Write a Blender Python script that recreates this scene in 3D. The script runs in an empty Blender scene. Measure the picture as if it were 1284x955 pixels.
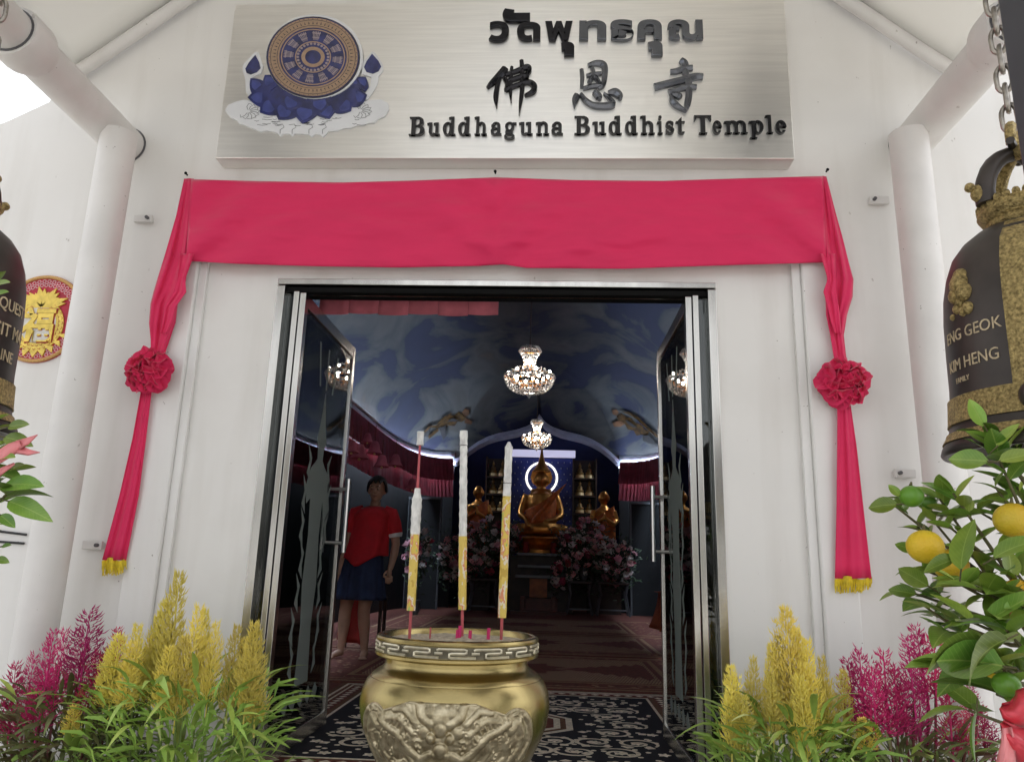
import bpy, bmesh, math, random
from math import sin, cos, pi, radians as RAD
from mathutils import Vector as V, Matrix, noise as NZ
random.seed(7)
sc = bpy.context.scene
COL = sc.collection

# ------------------------------------------------------------------ camera, world, sun, exposure
CR = V((0.99855368, 0.04592104, 0.02796066)); CU = V((-0.01631159, -0.23679035, 0.97142383)); CF = V((-0.05122961, 0.97047493, 0.23569883))
CP = V((0.2646, -3.2109, 0.8502)); FPX = 946.88
cam = bpy.data.cameras.new('camera'); cam_o = bpy.data.objects.new('camera', cam); COL.objects.link(cam_o)
cam_o.matrix_world = Matrix(((CR.x, CU.x, -CF.x, CP.x), (CR.y, CU.y, -CF.y, CP.y), (CR.z, CU.z, -CF.z, CP.z), (0, 0, 0, 1)))
cam.sensor_width = 36; cam.lens = FPX/1284*36; cam.clip_start = .05; cam.clip_end = 500
sc.camera = cam_o
SUN_EL, SUN_AZ = RAD(62), RAD(25)
w = bpy.data.worlds.new('World'); sc.world = w; w.use_nodes = True
nt = w.node_tree; bg = nt.nodes['Background']
sky = nt.nodes.new('ShaderNodeTexSky'); sky.sky_type = 'NISHITA'; sky.sun_disc = False
sky.sun_elevation = SUN_EL; sky.sun_rotation = SUN_AZ; sky.dust_density = 4; sky.air_density = 1.0
hs = nt.nodes.new('ShaderNodeHueSaturation'); hs.inputs['Saturation'].default_value = .12   # overcast: almost grey
nt.links.new(sky.outputs[0], hs.inputs['Color']); nt.links.new(hs.outputs[0], bg.inputs[0]); bg.inputs[1].default_value = .13
sl = bpy.data.lights.new('sun', 'SUN'); sl.energy = 1.0; sl.angle = RAD(15); sl.color = (1, .95, .88)
so = bpy.data.objects.new('sun', sl); COL.objects.link(so)
sd = V((sin(SUN_AZ)*cos(SUN_EL), cos(SUN_AZ)*cos(SUN_EL), sin(SUN_EL)))
so.rotation_euler = (-sd).to_track_quat('-Z', 'Y').to_euler(); so.location = (0, -8, 12)
sc.view_settings.view_transform = 'Standard'; sc.view_settings.look = 'None'; sc.view_settings.exposure = 1.68; sc.view_settings.gamma = 1
sc.cycles.max_bounces = 8; sc.cycles.transparent_max_bounces = 16; sc.cycles.sample_clamp_indirect = 6

def at(px, py, y):                      # point of the photograph at depth y
    d = CF + CR*((px-642)/FPX) - CU*((py-477.5)/FPX)
    return CP + d*((y-CP.y)/d.y)
def atx(px, py, x):
    d = CF + CR*((px-642)/FPX) - CU*((py-477.5)/FPX)
    return CP + d*((x-CP.x)/d.x)

# ------------------------------------------------------------------ materials
MATS = {}
def mat(name, col, rough=.6, metal=0, var=.12, scale=8, bump=0, bscale=None, spec=.5, aniso=0, stretch=None, emit=None, estr=0, col2=None, sub=0, coat=0):
    m = bpy.data.materials.new(name); m.use_nodes = True; t = m.node_tree; b = t.nodes['Principled BSDF']
    b.inputs['Roughness'].default_value = rough; b.inputs['Metallic'].default_value = metal
    b.inputs['Specular IOR Level'].default_value = spec; b.inputs['Anisotropic'].default_value = aniso
    if coat: b.inputs['Coat Weight'].default_value = coat; b.inputs['Coat Roughness'].default_value = .15
    c = (*col, 1)
    tc = t.nodes.new('ShaderNodeTexCoord'); mp = t.nodes.new('ShaderNodeMapping')
    if stretch: mp.inputs['Scale'].default_value = stretch
    t.links.new(tc.outputs['Object'], mp.inputs[0])
    if var > 0 or col2:
        n = t.nodes.new('ShaderNodeTexNoise'); n.inputs['Scale'].default_value = scale; n.inputs['Detail'].default_value = 6
        t.links.new(mp.outputs[0], n.inputs['Vector'])
        r = t.nodes.new('ShaderNodeValToRGB')
        a = col2 or tuple(max(0, x*(1-var)) for x in col)
        e = col if col2 else tuple(min(1, x*(1+var)) for x in col)
        r.color_ramp.elements[0].color = (*a, 1); r.color_ramp.elements[1].color = (*e, 1)
        r.color_ramp.elements[0].position = .32; r.color_ramp.elements[1].position = .68
        t.links.new(n.outputs['Fac'], r.inputs[0]); t.links.new(r.outputs[0], b.inputs['Base Color'])
    else: b.inputs['Base Color'].default_value = c
    if bump:
        n2 = t.nodes.new('ShaderNodeTexNoise'); n2.inputs['Scale'].default_value = bscale or scale*4; n2.inputs['Detail'].default_value = 5
        t.links.new(mp.outputs[0], n2.inputs['Vector'])
        bp = t.nodes.new('ShaderNodeBump'); bp.inputs['Strength'].default_value = bump; bp.inputs['Distance'].default_value = .01
        t.links.new(n2.outputs['Fac'], bp.inputs['Height']); t.links.new(bp.outputs[0], b.inputs['Normal'])
    if emit: b.inputs['Emission Color'].default_value = (*emit, 1); b.inputs['Emission Strength'].default_value = estr
    if sub: b.inputs['Subsurface Weight'].default_value = sub; b.inputs['Subsurface Radius'].default_value = (.02, .01, .006)
    MATS[name] = m; return m

M_wall = mat('white_paint', (.81, .795, .77), .55, var=.025, scale=1.3, bump=.06, bscale=14)
M_pilw = mat('white_trim_paint', (.81, .80, .785), .5, var=.03, scale=2, bump=.05, bscale=20)
M_tube = mat('white_painted_steel', (.74, .72, .70), .4, var=.05, scale=5, bump=.04, bscale=30)
M_steel = mat('brushed_steel', (.86, .845, .81), .28, 1, var=.05, scale=3, aniso=.97, stretch=(1, 1, 26), bump=.05, bscale=40)
_t = M_steel.node_tree; _tg = _t.nodes.new('ShaderNodeTangent'); _tg.direction_type = 'UV_MAP'; _t.nodes['Principled BSDF'].inputs['Anisotropic Rotation'].default_value = .25; _t.links.new(_tg.outputs[0], _t.nodes['Principled BSDF'].inputs['Tangent'])
M_frame = mat('door_steel', (.60, .585, .55), .22, 1, var=.10, scale=3, stretch=(8, 8, 1))
M_chrome = mat('mirror_black', (.03, .03, .035), .06, .9, var=0)
M_letter = mat('mirror_letter', (.13, .137, .155), .12, .85, var=.15, scale=9)
M_black = mat('black_letter', (.012, .012, .014), .25, var=0)
M_dark = mat('dark_gap', (.006, .006, .006), .7, var=0, spec=.1)
M_cloth = mat('crimson_cloth', (.72, .019, .108), .58, var=.04, scale=3, bump=.5, bscale=5, spec=.3, stretch=(1.3, 1.3, 3.2))
M_cloth.node_tree.nodes['Principled BSDF'].inputs['Sheen Weight'].default_value = .25
M_fringe = mat('yellow_fringe', (.72, .55, .03), .7, var=.2, scale=60)
M_brass = mat('burner_brass', (.42, .33, .145), .27, 1, var=.30, scale=6, bump=.04, bscale=40, col2=(.33, .265, .115))
M_relief = mat('relief_brass', (.60, .525, .36), .38, 1, var=.3, scale=45, bump=.14, bscale=130, col2=(.26, .215, .13))
M_relief2 = mat('relief_silver', (.66, .61, .47), .4, 1, var=.2, scale=40, bump=.1, bscale=90)
M_patina = mat('dark_patina', (.13, .115, .08), .55, .7, var=.35, scale=40)
M_ash = mat('ash', (.42, .37, .28), .95, var=.35, scale=70, bump=.8, bscale=120)
M_bell = mat('bell_bronze', (.052, .043, .038), .42, .4, var=.35, scale=9, bump=.05, bscale=30)
M_gold = mat('antique_gold', (.62, .48, .21), .5, .75, var=.4, scale=140, bump=.8, bscale=230, col2=(.20, .15, .06))
M_goldp = mat('gold_letter_paint', (.52, .42, .27), .6, var=.3, scale=60)
M_chain = mat('chain_steel', (.38, .35, .31), .38, 1, var=.4, scale=40)
M_post = mat('grey_post', (.055, .057, .068), .45, var=.1)
M_leaf = mat('citrus_leaf', (.21, .32, .045), .36, var=.35, scale=12, spec=.5, col2=(.085, .18, .022))
M_leafy = mat('citrus_leaf_young', (.32, .44, .075), .36, var=.25, scale=12, col2=(.17, .29, .035))
M_cleaf = mat('celosia_leaf', (.42, .55, .11), .5, var=.35, scale=9, col2=(.24, .37, .065))
M_cleafp = mat('celosia_leaf_pale', (.56, .60, .24), .5, var=.35, scale=9)
M_mleaf = mat('celosia_leaf_dark', (.17, .25, .07), .5, var=.35, scale=9, col2=(.09, .04, .03))
M_yel = mat('plume_yellow', (.93, .80, .14), .8, var=.2, scale=30, col2=(.86, .74, .24))
M_mag = mat('plume_magenta', (.70, .055, .21), .8, var=.3, scale=30, col2=(.52, .022, .125))
M_pstem = mat('plume_stem', (.20, .28, .07), .6, var=.2); M_rstem = mat('plume_stem_red', (.16, .045, .04), .6, var=.2)
M_bark = mat('twig', (.10, .09, .035), .7, var=.3, scale=30)
M_orange = mat('citrus_orange', (.80, .47, .02), .38, var=.12, scale=9, bump=.3, bscale=240, col2=(.72, .58, .035))
M_lime = mat('citrus_green', (.10, .24, .02), .35, var=.3, scale=14, bump=.12, bscale=160)
M_bow = mat('satin_red', (.66, .05, .075), .4, var=.1, scale=10)
M_pinkrib = mat('satin_pink', (.78, .25, .26), .45, var=.1, scale=10)
M_terra = mat('pot_glaze', (.20, .10, .06), .5, var=.2)
M_ground = mat('forecourt_concrete', (.34, .33, .31), .8, var=.15, scale=2, bump=.15, bscale=30)
M_gold2 = mat('statue_gold', (.78, .36, .09), .32, .85, var=.3, scale=7, col2=(.52, .20, .04))
M_robe = mat('orange_robe', (.60, .14, .02), .6, var=.3, scale=12)
M_navy = mat('niche_blue', (.014, .02, .10), .7, var=.3, scale=2)
M_maroon = mat('maroon_valance', (.22, .02, .035), .75, var=.25, scale=6)
M_pinkv = mat('pink_valance', (.52, .13, .17), .75, var=.2, scale=9)
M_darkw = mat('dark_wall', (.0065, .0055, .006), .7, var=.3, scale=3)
M_wood = mat('dark_wood', (.035, .016, .009), .45, var=.4, scale=6)
M_redwood = mat('red_lacquer_wood', (.11, .022, .012), .4, var=.3, scale=8)
M_grey = mat('grey_metal_trim', (.14, .14, .15), .4, .6, var=.1)
M_hbar = mat('satin_steel_handle', (.72, .71, .69), .28, 1, var=0)
M_skin = mat('skin', (.45, .26, .17), .5, var=.1, scale=8, sub=.05)
M_hair = mat('black_hair', (.012, .010, .010), .5, var=.2, scale=60)
M_shirt = mat('red_tshirt', (.52, .010, .018), .85, var=.12, scale=10, bump=.1, bscale=60)
M_skirt = mat('navy_skirt', (.018, .03, .075), .85, var=.2, scale=10)
M_white = mat('white_cloth', (.72, .70, .66), .8, var=.1, scale=20)
M_redc = mat('red_cloth', (.30, .02, .012), .8, var=.2, scale=8)
M_orangec = mat('orange_cloth', (.36, .07, .015), .8, var=.2, scale=8)
M_embwhite = mat('emblem_white', (.72, .73, .75), .35, var=.04)
M_emborange = mat('emblem_tan', (.37, .25, .165), .45, var=.12, scale=60)
M_embblue = mat('emblem_blue', (.022, .028, .12), .22, var=.45, scale=22, coat=.5)
M_embline = mat('emblem_line', (.02, .02, .03), .5, var=0)
M_medred = mat('medallion_red', (.42, .010, .035), .5, var=.2, scale=40)
M_medpale = mat('medallion_filigree', (.80, .52, .55), .5, var=.1)
M_medgold = mat('medallion_gold', (.74, .54, .10), .35, .25, var=.18, scale=30, bump=.2, bscale=60)
M_medrim = mat('medallion_rope', (.52, .30, .10), .45, .3, var=.3, scale=200)
M_cord = mat('black_cord', (.01, .01, .01), .4, var=0)
M_cream = mat('rug_cream', (.78, .69, .55), .95, var=.22, scale=60, bump=.3, bscale=200)
M_rugblk = mat('rug_black', (.011, .010, .016), .95, var=.3, scale=60, bump=.3, bscale=200)
M_rugbrn = mat('rug_brown', (.15, .065, .03), .95, var=.3, scale=60, bump=.3, bscale=200)
M_rugmar = mat('rug_maroon', (.155, .042, .026), .95, var=.4, scale=40, bump=.3, bscale=200)
M_bulb = mat('lit_bulb', (1, .9, .7), .3, var=0, emit=(1, .90, .78), estr=18)
M_cryst = mat('crystal', (.62, .62, .62), .15, .35, var=.25, scale=60)
M_cove = mat('cove_strip', (.6, .75, 1), .5, var=0, emit=(.64, .80, 1), estr=40)
M_archl = mat('arch_strip', (.6, .6, 1), .5, var=0, emit=(.50, .50, 1), estr=.14)
M_halo = mat('halo_light', (1, 1, 1), .5, var=0, emit=(1, .97, .9), estr=.5)
M_lamp = mat('tube_light_housing', (.7, .7, .75), .5, var=0, emit=(.62, .6, .85), estr=.22)
M_stick = mat('incense_red_stick', (.42, .08, .09), .7, var=.2, scale=40)
M_pinkst = mat('pink_stub', (.55, .02, .13), .7, var=.1)
M_paper = mat('wrapper_white', (.66, .65, .62), .55, var=.28, scale=55, stretch=(1, 1, .55), bump=.3, bscale=60)
M_flowp = mat('flower_pink', (.72, .34, .36), .7, var=.3, scale=20); M_flowr = mat('flower_red', (.34, .04, .07), .7, var=.3, scale=20)
M_floww = mat('flower_white', (.72, .62, .58), .7, var=.2, scale=20); M_flowl = mat('flower_leaf', (.045, .07, .03), .7, var=.4, scale=20)
M_soil = mat('soil', (.05, .035, .02), .95, var=.3)

def individual(m, dv=.22, dh=.018, vein=None):               # each copy its own shade; a pale midrib on large leaves
    t = m.node_tree; b = t.nodes['Principled BSDF']; prev = b.inputs['Base Color'].links[0].from_socket
    oi = t.nodes.new('ShaderNodeObjectInfo'); h = t.nodes.new('ShaderNodeHueSaturation')
    for out, lo, hi in (('Value', 1-dv, 1+dv), ('Hue', .5-dh, .5+dh)):
        mr = t.nodes.new('ShaderNodeMapRange'); mr.inputs['To Min'].default_value = lo; mr.inputs['To Max'].default_value = hi
        if out == 'Hue':
            ml = t.nodes.new('ShaderNodeMath'); ml.operation = 'MULTIPLY'; ml.inputs[1].default_value = 7.31; fr = t.nodes.new('ShaderNodeMath'); fr.operation = 'FRACT'
            t.links.new(oi.outputs['Random'], ml.inputs[0]); t.links.new(ml.outputs[0], fr.inputs[0]); t.links.new(fr.outputs[0], mr.inputs['Value'])
        else: t.links.new(oi.outputs['Random'], mr.inputs['Value'])
        t.links.new(mr.outputs[0], h.inputs[out])
    t.links.new(prev, h.inputs['Color']); prev = h.outputs[0]
    if vein:
        tc = t.nodes.new('ShaderNodeTexCoord'); sx = t.nodes.new('ShaderNodeSeparateXYZ'); ab = t.nodes.new('ShaderNodeMath'); ab.operation = 'ABSOLUTE'
        lt = t.nodes.new('ShaderNodeMath'); lt.operation = 'LESS_THAN'; lt.inputs[1].default_value = .0009
        wv = t.nodes.new('ShaderNodeMath'); wv.operation = 'SUBTRACT'; sn = t.nodes.new('ShaderNodeMath'); sn.operation = 'PINGPONG'; sn.inputs[1].default_value = .004; l2 = t.nodes.new('ShaderNodeMath'); l2.operation = 'LESS_THAN'; l2.inputs[1].default_value = .0005
        mxm = t.nodes.new('ShaderNodeMath'); mxm.operation = 'MULTIPLY'; mxm.inputs[1].default_value = .45; ad = t.nodes.new('ShaderNodeMath'); ad.operation = 'MAXIMUM'
        t.links.new(tc.outputs['Object'], sx.inputs[0]); t.links.new(sx.outputs['Y'], ab.inputs[0]); t.links.new(ab.outputs[0], lt.inputs[0])
        t.links.new(sx.outputs['X'], wv.inputs[0]); t.links.new(ab.outputs[0], wv.inputs[1]); t.links.new(wv.outputs[0], sn.inputs[0]); t.links.new(sn.outputs[0], l2.inputs[0]); t.links.new(l2.outputs[0], mxm.inputs[0])
        t.links.new(lt.outputs[0], ad.inputs[0]); t.links.new(mxm.outputs[0], ad.inputs[1])
        mx = t.nodes.new('ShaderNodeMixRGB'); mx.inputs[2].default_value = (*vein, 1); ml = t.nodes.new('ShaderNodeMath'); ml.operation = 'MULTIPLY'; ml.inputs[1].default_value = .55
        t.links.new(ad.outputs[0], ml.inputs[0]); t.links.new(ml.outputs[0], mx.inputs[0]); t.links.new(prev, mx.inputs[1]); prev = mx.outputs[0]
    t.links.new(prev, b.inputs['Base Color'])
for _m in (M_cleaf, M_mleaf, M_cleafp, M_mag): individual(_m)
individual(M_yel, .18, .006)
for _m in (M_leaf, M_leafy): individual(_m, .28, .022, (.36, .46, .12))
individual(M_flowp, .35); individual(M_flowr, .35); individual(M_orange, .1)
def weathered(m, col, spots=True):                              # grime: faint runs down the wall, specks, scuffs
    t = m.node_tree; b = t.nodes['Principled BSDF']; tc = t.nodes.new('ShaderNodeTexCoord'); prev = b.inputs['Base Color'].links[0].from_socket
    def layer(scale, stretch, p0, p1, c, fac, det=5):
        nonlocal prev
        mp = t.nodes.new('ShaderNodeMapping'); mp.inputs['Scale'].default_value = stretch; n = t.nodes.new('ShaderNodeTexNoise'); n.inputs['Scale'].default_value = scale; n.inputs['Detail'].default_value = det
        r = t.nodes.new('ShaderNodeValToRGB'); r.color_ramp.elements[0].position = p0; r.color_ramp.elements[1].position = p1; r.color_ramp.elements[0].color = (0,0,0,1); r.color_ramp.elements[1].color = (fac,fac,fac,1)
        mx = t.nodes.new('ShaderNodeMixRGB'); mx.inputs[2].default_value = (*c, 1)
        t.links.new(tc.outputs['Object'], mp.inputs[0]); t.links.new(mp.outputs[0], n.inputs['Vector']); t.links.new(n.outputs['Fac'], r.inputs[0]); t.links.new(r.outputs[0], mx.inputs[0]); t.links.new(prev, mx.inputs[1]); prev = mx.outputs[0]
    layer(7, (1, 1, .10), .52, .78, (.50, .46, .40), .26)
    layer(1.6, (1, 1, 1), .50, .75, (.60, .575, .53), .34)
    if spots: layer(55, (1, 1, 1), .75, .765, (.20, .17, .14), .65, 2); layer(24, (1, 1, .5), .74, .76, (.34, .30, .26), .5, 3)
    t.links.new(prev, b.inputs['Base Color'])
for _m in (M_wall, M_pilw, M_tube): weathered(_m, None)
def ramp_mat(name, stops, scale, rough=.6, detail=2, stretch=(1, 1, 1), const=True):
    m = bpy.data.materials.new(name); m.use_nodes = True; t = m.node_tree; b = t.nodes['Principled BSDF']; b.inputs['Roughness'].default_value = rough
    tc = t.nodes.new('ShaderNodeTexCoord'); mp = t.nodes.new('ShaderNodeMapping'); mp.inputs['Scale'].default_value = stretch
    n = t.nodes.new('ShaderNodeTexNoise'); n.inputs['Scale'].default_value = scale; n.inputs['Detail'].default_value = detail
    r = t.nodes.new('ShaderNodeValToRGB'); r.color_ramp.interpolation = 'CONSTANT' if const else 'LINEAR'
    while len(r.color_ramp.elements) < len(stops): r.color_ramp.elements.new(.5)
    for e, (p, c) in zip(r.color_ramp.elements, stops): e.position = p; e.color = (*c, 1)
    t.links.new(tc.outputs['Object'], mp.inputs[0]); t.links.new(mp.outputs[0], n.inputs['Vector']); t.links.new(n.outputs['Fac'], r.inputs[0]); t.links.new(r.outputs[0], b.inputs['Base Color'])
    return m
M_sleeve = ramp_mat('printed_sleeve', [(0, (.50, .33, .05)), (.40, (.64, .47, .10)), (.53, (.70, .62, .46)), (.575, (.62, .24, .12)), (.61, (.64, .46, .08)), (.68, (.28, .44, .12)), (.72, (.62, .44, .08))], 34, detail=3, stretch=(1, 1, .55))
# painted sky on the vault: dark blue with grey-brown cloud banks
def ceiling_mat():
    m = bpy.data.materials.new('painted_sky'); m.use_nodes = True; t = m.node_tree; b = t.nodes['Principled BSDF']; b.inputs['Roughness'].default_value = .8
    tc = t.nodes.new('ShaderNodeTexCoord'); mp = t.nodes.new('ShaderNodeMapping'); mp.inputs['Scale'].default_value = (1, .62, 1.35); mp.inputs['Location'].default_value = (3.1, .4, 0)
    n = t.nodes.new('ShaderNodeTexNoise'); n.inputs['Scale'].default_value = .85; n.inputs['Detail'].default_value = 7; n.inputs['Distortion'].default_value = .9; n.inputs['Roughness'].default_value = .52
    r = t.nodes.new('ShaderNodeValToRGB')
    for p, c in [(.38, (.008, .010, .036)), (.47, (.006, .008, .030)), (.50, (.030, .031, .034)), (.58, (.058, .054, .050)), (.66, (.045, .040, .036)), (.72, (.062, .044, .032)), (.82, (.035, .034, .042))]:
        e = r.color_ramp.elements.new(p); e.color = (*c, 1)
    r.color_ramp.elements[0].color = (.010, .014, .06, 1); r.color_ramp.elements[-1].color = (.06, .06, .08, 1)
    t.links.new(tc.outputs['Object'], mp.inputs[0]); t.links.new(mp.outputs[0], n.inputs['Vector']); t.links.new(n.outputs['Fac'], r.inputs[0]); t.links.new(r.outputs[0], b.inputs['Base Color'])
    return m
M_sky = ceiling_mat()
def rug_field_mat():
    m = bpy.data.materials.new('prayer_rug_field'); m.use_nodes = True; t = m.node_tree; b = t.nodes['Principled BSDF']; b.inputs['Roughness'].default_value = .95
    tc = t.nodes.new('ShaderNodeTexCoord'); mp = t.nodes.new('ShaderNodeMapping')
    br = t.nodes.new('ShaderNodeTexBrick'); br.inputs['Scale'].default_value = 9; br.inputs['Color1'].default_value = (.52, .32, .18, 1); br.inputs['Color2'].default_value = (.60, .39, .23, 1); br.inputs['Mortar'].default_value = (.12, .03, .026, 1)
    br.inputs['Mortar Size'].default_value = .035; br.inputs['Brick Width'].default_value = .22; br.inputs['Row Height'].default_value = .45
    n = t.nodes.new('ShaderNodeTexNoise'); n.inputs['Scale'].default_value = 30
    mx = t.nodes.new('ShaderNodeMixRGB'); mx.blend_type = 'MULTIPLY'; mx.inputs[0].default_value = .4
    t.links.new(tc.outputs['Object'], mp.inputs[0]); t.links.new(mp.outputs[0], br.inputs['Vector']); t.links.new(mp.outputs[0], n.inputs['Vector'])
    t.links.new(br.outputs['Color'], mx.inputs[1]); t.links.new(n.outputs['Fac'], mx.inputs[2]); t.links.new(mx.outputs[0], b.inputs['Base Color'])
    return m
M_embline2 = mat('key_ground', (.1,.09,.07), .6)
M_rugfield = rug_field_mat()
def glass_mat(name, tint, gloss=1.0):
    m = bpy.data.materials.new(name); m.use_nodes = True; t = m.node_tree; t.nodes.remove(t.nodes['Principled BSDF'])
    o = t.nodes['Material Output']; tr = t.nodes.new('ShaderNodeBsdfTransparent'); tr.inputs[0].default_value = (*tint, 1)
    gl = t.nodes.new('ShaderNodeBsdfGlossy'); gl.inputs['Roughness'].default_value = .01; gl.inputs[0].default_value = (gloss, gloss, gloss, 1)
    fr = t.nodes.new('ShaderNodeFresnel'); fr.inputs[0].default_value = 1.52
    mx = t.nodes.new('ShaderNodeMixShader'); t.links.new(fr.outputs[0], mx.inputs[0]); t.links.new(tr.outputs[0], mx.inputs[1]); t.links.new(gl.outputs[0], mx.inputs[2]); t.links.new(mx.outputs[0], o.inputs[0])
    return m
M_glass = glass_mat('door_glass', (.86, .90, .88))
def frost_mat():
    m = bpy.data.materials.new('etched_glass'); m.use_nodes = True; t = m.node_tree; t.nodes.remove(t.nodes['Principled BSDF'])
    o = t.nodes['Material Output']; tr = t.nodes.new('ShaderNodeBsdfTransparent'); tr.inputs[0].default_value = (.62, .66, .64, 1)
    d = t.nodes.new('ShaderNodeBsdfDiffuse'); d.inputs[0].default_value = (.36, .40, .375, 1)
    mx = t.nodes.new('ShaderNodeMixShader'); mx.inputs[0].default_value = .42
    t.links.new(tr.outputs[0], mx.inputs[1]); t.links.new(d.outputs[0], mx.inputs[2]); t.links.new(mx.outputs[0], o.inputs[0]); return m
M_frost = frost_mat()
def fabric_mat():
    m = bpy.data.materials.new('canopy_fabric'); m.use_nodes = True; t = m.node_tree; t.nodes.remove(t.nodes['Principled BSDF'])
    o = t.nodes['Material Output']; d = t.nodes.new('ShaderNodeBsdfDiffuse'); d.inputs[0].default_value = (.78, .77, .74, 1)
    tl = t.nodes.new('ShaderNodeBsdfTranslucent'); tl.inputs[0].default_value = (.70, .69, .66, 1)
    mx = t.nodes.new('ShaderNodeMixShader'); mx.inputs[0].default_value = .38
    t.links.new(d.outputs[0], mx.inputs[1]); t.links.new(tl.outputs[0], mx.inputs[2]); t.links.new(mx.outputs[0], o.inputs[0]); return m
M_fabric = fabric_mat()

# ------------------------------------------------------------------ mesh helpers
class MB:
    def __init__(s): s.v = []; s.f = []
    def add(s, vs, fs):
        k = len(s.v); s.v += [tuple(x) for x in vs]; s.f += [tuple(i+k for i in f) for f in fs]; return s
    def box(s, x0, x1, y0, y1, z0, z1):
        return s.add([(x0,y0,z0),(x1,y0,z0),(x1,y1,z0),(x0,y1,z0),(x0,y0,z1),(x1,y0,z1),(x1,y1,z1),(x0,y1,z1)],
                     [(0,3,2,1),(4,5,6,7),(0,1,5,4),(1,2,6,5),(2,3,7,6),(3,0,4,7)])
    def cbox(s, c, sz, M=None):                              # centred box, optionally rotated, chamfered ends left square
        hx, hy, hz = sz[0]/2, sz[1]/2, sz[2]/2; vs = [V((x,y,z)) for z in (-hz,hz) for (x,y) in ((-hx,-hy),(hx,-hy),(hx,hy),(-hx,hy))]
        if M: vs = [M @ v for v in vs]
        return s.add([v+V(c) for v in vs], [(0,3,2,1),(4,5,6,7),(0,1,5,4),(1,2,6,5),(2,3,7,6),(3,0,4,7)])
    def tube(s, pts, rad, n=8, cap=True, closed=False, flat=1.0):
        pts = [V(p) for p in pts]; N = len(pts)
        if not hasattr(rad, '__len__'): rad = [rad]*N
        rings = []; up = None
        for i, p in enumerate(pts):
            a = pts[(i-1) % N] if (closed or i > 0) else p; b = pts[(i+1) % N] if (closed or i < N-1) else p
            d = (b-a)
            if d.length < 1e-9: d = V((0,0,1))
            d.normalize()
            if up is None:
                up = V((0,0,1)) if abs(d.z) < .9 else V((1,0,0))
            sx = d.cross(up)
            if sx.length < 1e-6: sx = d.orthogonal()
            sx.normalize(); up = sx.cross(d).normalized()
            rings.append([p + (sx*cos(2*pi*k/n) + up*sin(2*pi*k/n)*flat)*rad[i] for k in range(n)])
        vs = [q for r in rings for q in r]; fs = []
        for i in range(N if closed else N-1):
            j = (i+1) % N
            for k in range(n): fs.append((i*n+k, i*n+(k+1) % n, j*n+(k+1) % n, j*n+k))
        if cap and not closed: fs += [tuple(range(n-1, -1, -1)), tuple((N-1)*n+k for k in range(n))]
        return s.add(vs, fs)
    def lathe(s, prof, n=32, c=(0,0,0), cap=True, a0=0, a1=2*pi):
        full = abs(a1-a0-2*pi) < 1e-6; m = n if full else n+1; vs = []; fs = []
        for r, z in prof:
            for k in range(m):
                a = a0+(a1-a0)*k/n; vs.append((c[0]+r*cos(a), c[1]+r*sin(a), c[2]+z))
        for i in range(len(prof)-1):
            for k in range(n):
                k2 = (k+1) % m; fs.append((i*m+k, i*m+k2, (i+1)*m+k2, (i+1)*m+k))
        if cap and full: fs += [tuple(range(m-1, -1, -1)), tuple((len(prof)-1)*m+k for k in range(m))]
        return s.add(vs, fs)
    def loft(s, rings, cap=True, closed=True):
        n = len(rings[0]); vs = [q for r in rings for q in r]; fs = []
        for i in range(len(rings)-1):
            for k in range(n if closed else n-1): fs.append((i*n+k, i*n+(k+1) % n, (i+1)*n+(k+1) % n, (i+1)*n+k))
        if cap and closed: fs += [tuple(range(n-1, -1, -1)), tuple((len(rings)-1)*n+k for k in range(n))]
        return s.add(vs, fs)
    def ell(s, c, r, nu=12, nv=8, M=None):
        vs = []; fs = []
        for i in range(nv+1):
            th = pi*i/nv
            for k in range(nu):
                p = V((r[0]*sin(th)*cos(2*pi*k/nu), r[1]*sin(th)*sin(2*pi*k/nu), r[2]*cos(th)))
                if M: p = M @ p
                vs.append(V(c)+p)
        for i in range(nv):
            for k in range(nu): fs.append((i*nu+k, (i+1)*nu+k, (i+1)*nu+(k+1) % nu, i*nu+(k+1) % nu))
        return s.add(vs, fs)
    def prism(s, pts, y0, y1):                              # outline in x,z (anticlockwise seen from -y), front y0 < back y1
        n = len(pts); vs = [(x, y0, z) for x, z in pts]+[(x, y1, z) for x, z in pts]
        fs = [tuple(range(n)), tuple(range(2*n-1, n-1, -1))]+[(k, n+k, n+(k+1) % n, (k+1) % n) for k in range(n)]
        return s.add(vs, fs)
    def flatxy(s, pts, z0, z1):
        n = len(pts); vs = [(x, y, z1) for x, y in pts]+[(x, y, z0) for x, y in pts]
        fs = [tuple(range(n)), tuple(range(2*n-1, n-1, -1))]+[(k, n+k, n+(k+1) % n, (k+1) % n) for k in range(n)]
        return s.add(vs, fs)
    def mesh(s, name, m, smooth=False, fix=True, auto=None):
        me = bpy.data.meshes.new(name); me.from_pydata(s.v, [], s.f); me.update()
        if fix:
            b = bmesh.new(); b.from_mesh(me); bmesh.ops.recalc_face_normals(b, faces=b.faces[:]); b.to_mesh(me); b.free()
        if m: me.materials.append(m)
        if smooth:
            for p in me.polygons: p.use_smooth = True
            if auto: me.set_sharp_from_angle(angle=RAD(auto))
        return me
    def build(s, name, m, parent=None, smooth=False, loc=None, auto=40, bevel=0, fix=True):
        o = bpy.data.objects.new(name, s.mesh(name, m, smooth, fix, auto if smooth else None)); COL.objects.link(o)
        if parent: o.parent = parent
        if loc is not None: o.location = loc
        if bevel:
            md = o.modifiers.new('bevel', 'BEVEL'); md.width = bevel; md.segments = 2; md.limit_method = 'ANGLE'; md.angle_limit = RAD(40)
        return o
def tag(o, label=None, cat=None, group=None, kind=None):
    if label: o['label'] = label
    if cat: o['category'] = cat
    if group: o['group'] = group
    if kind: o['kind'] = kind
    return o
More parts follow.
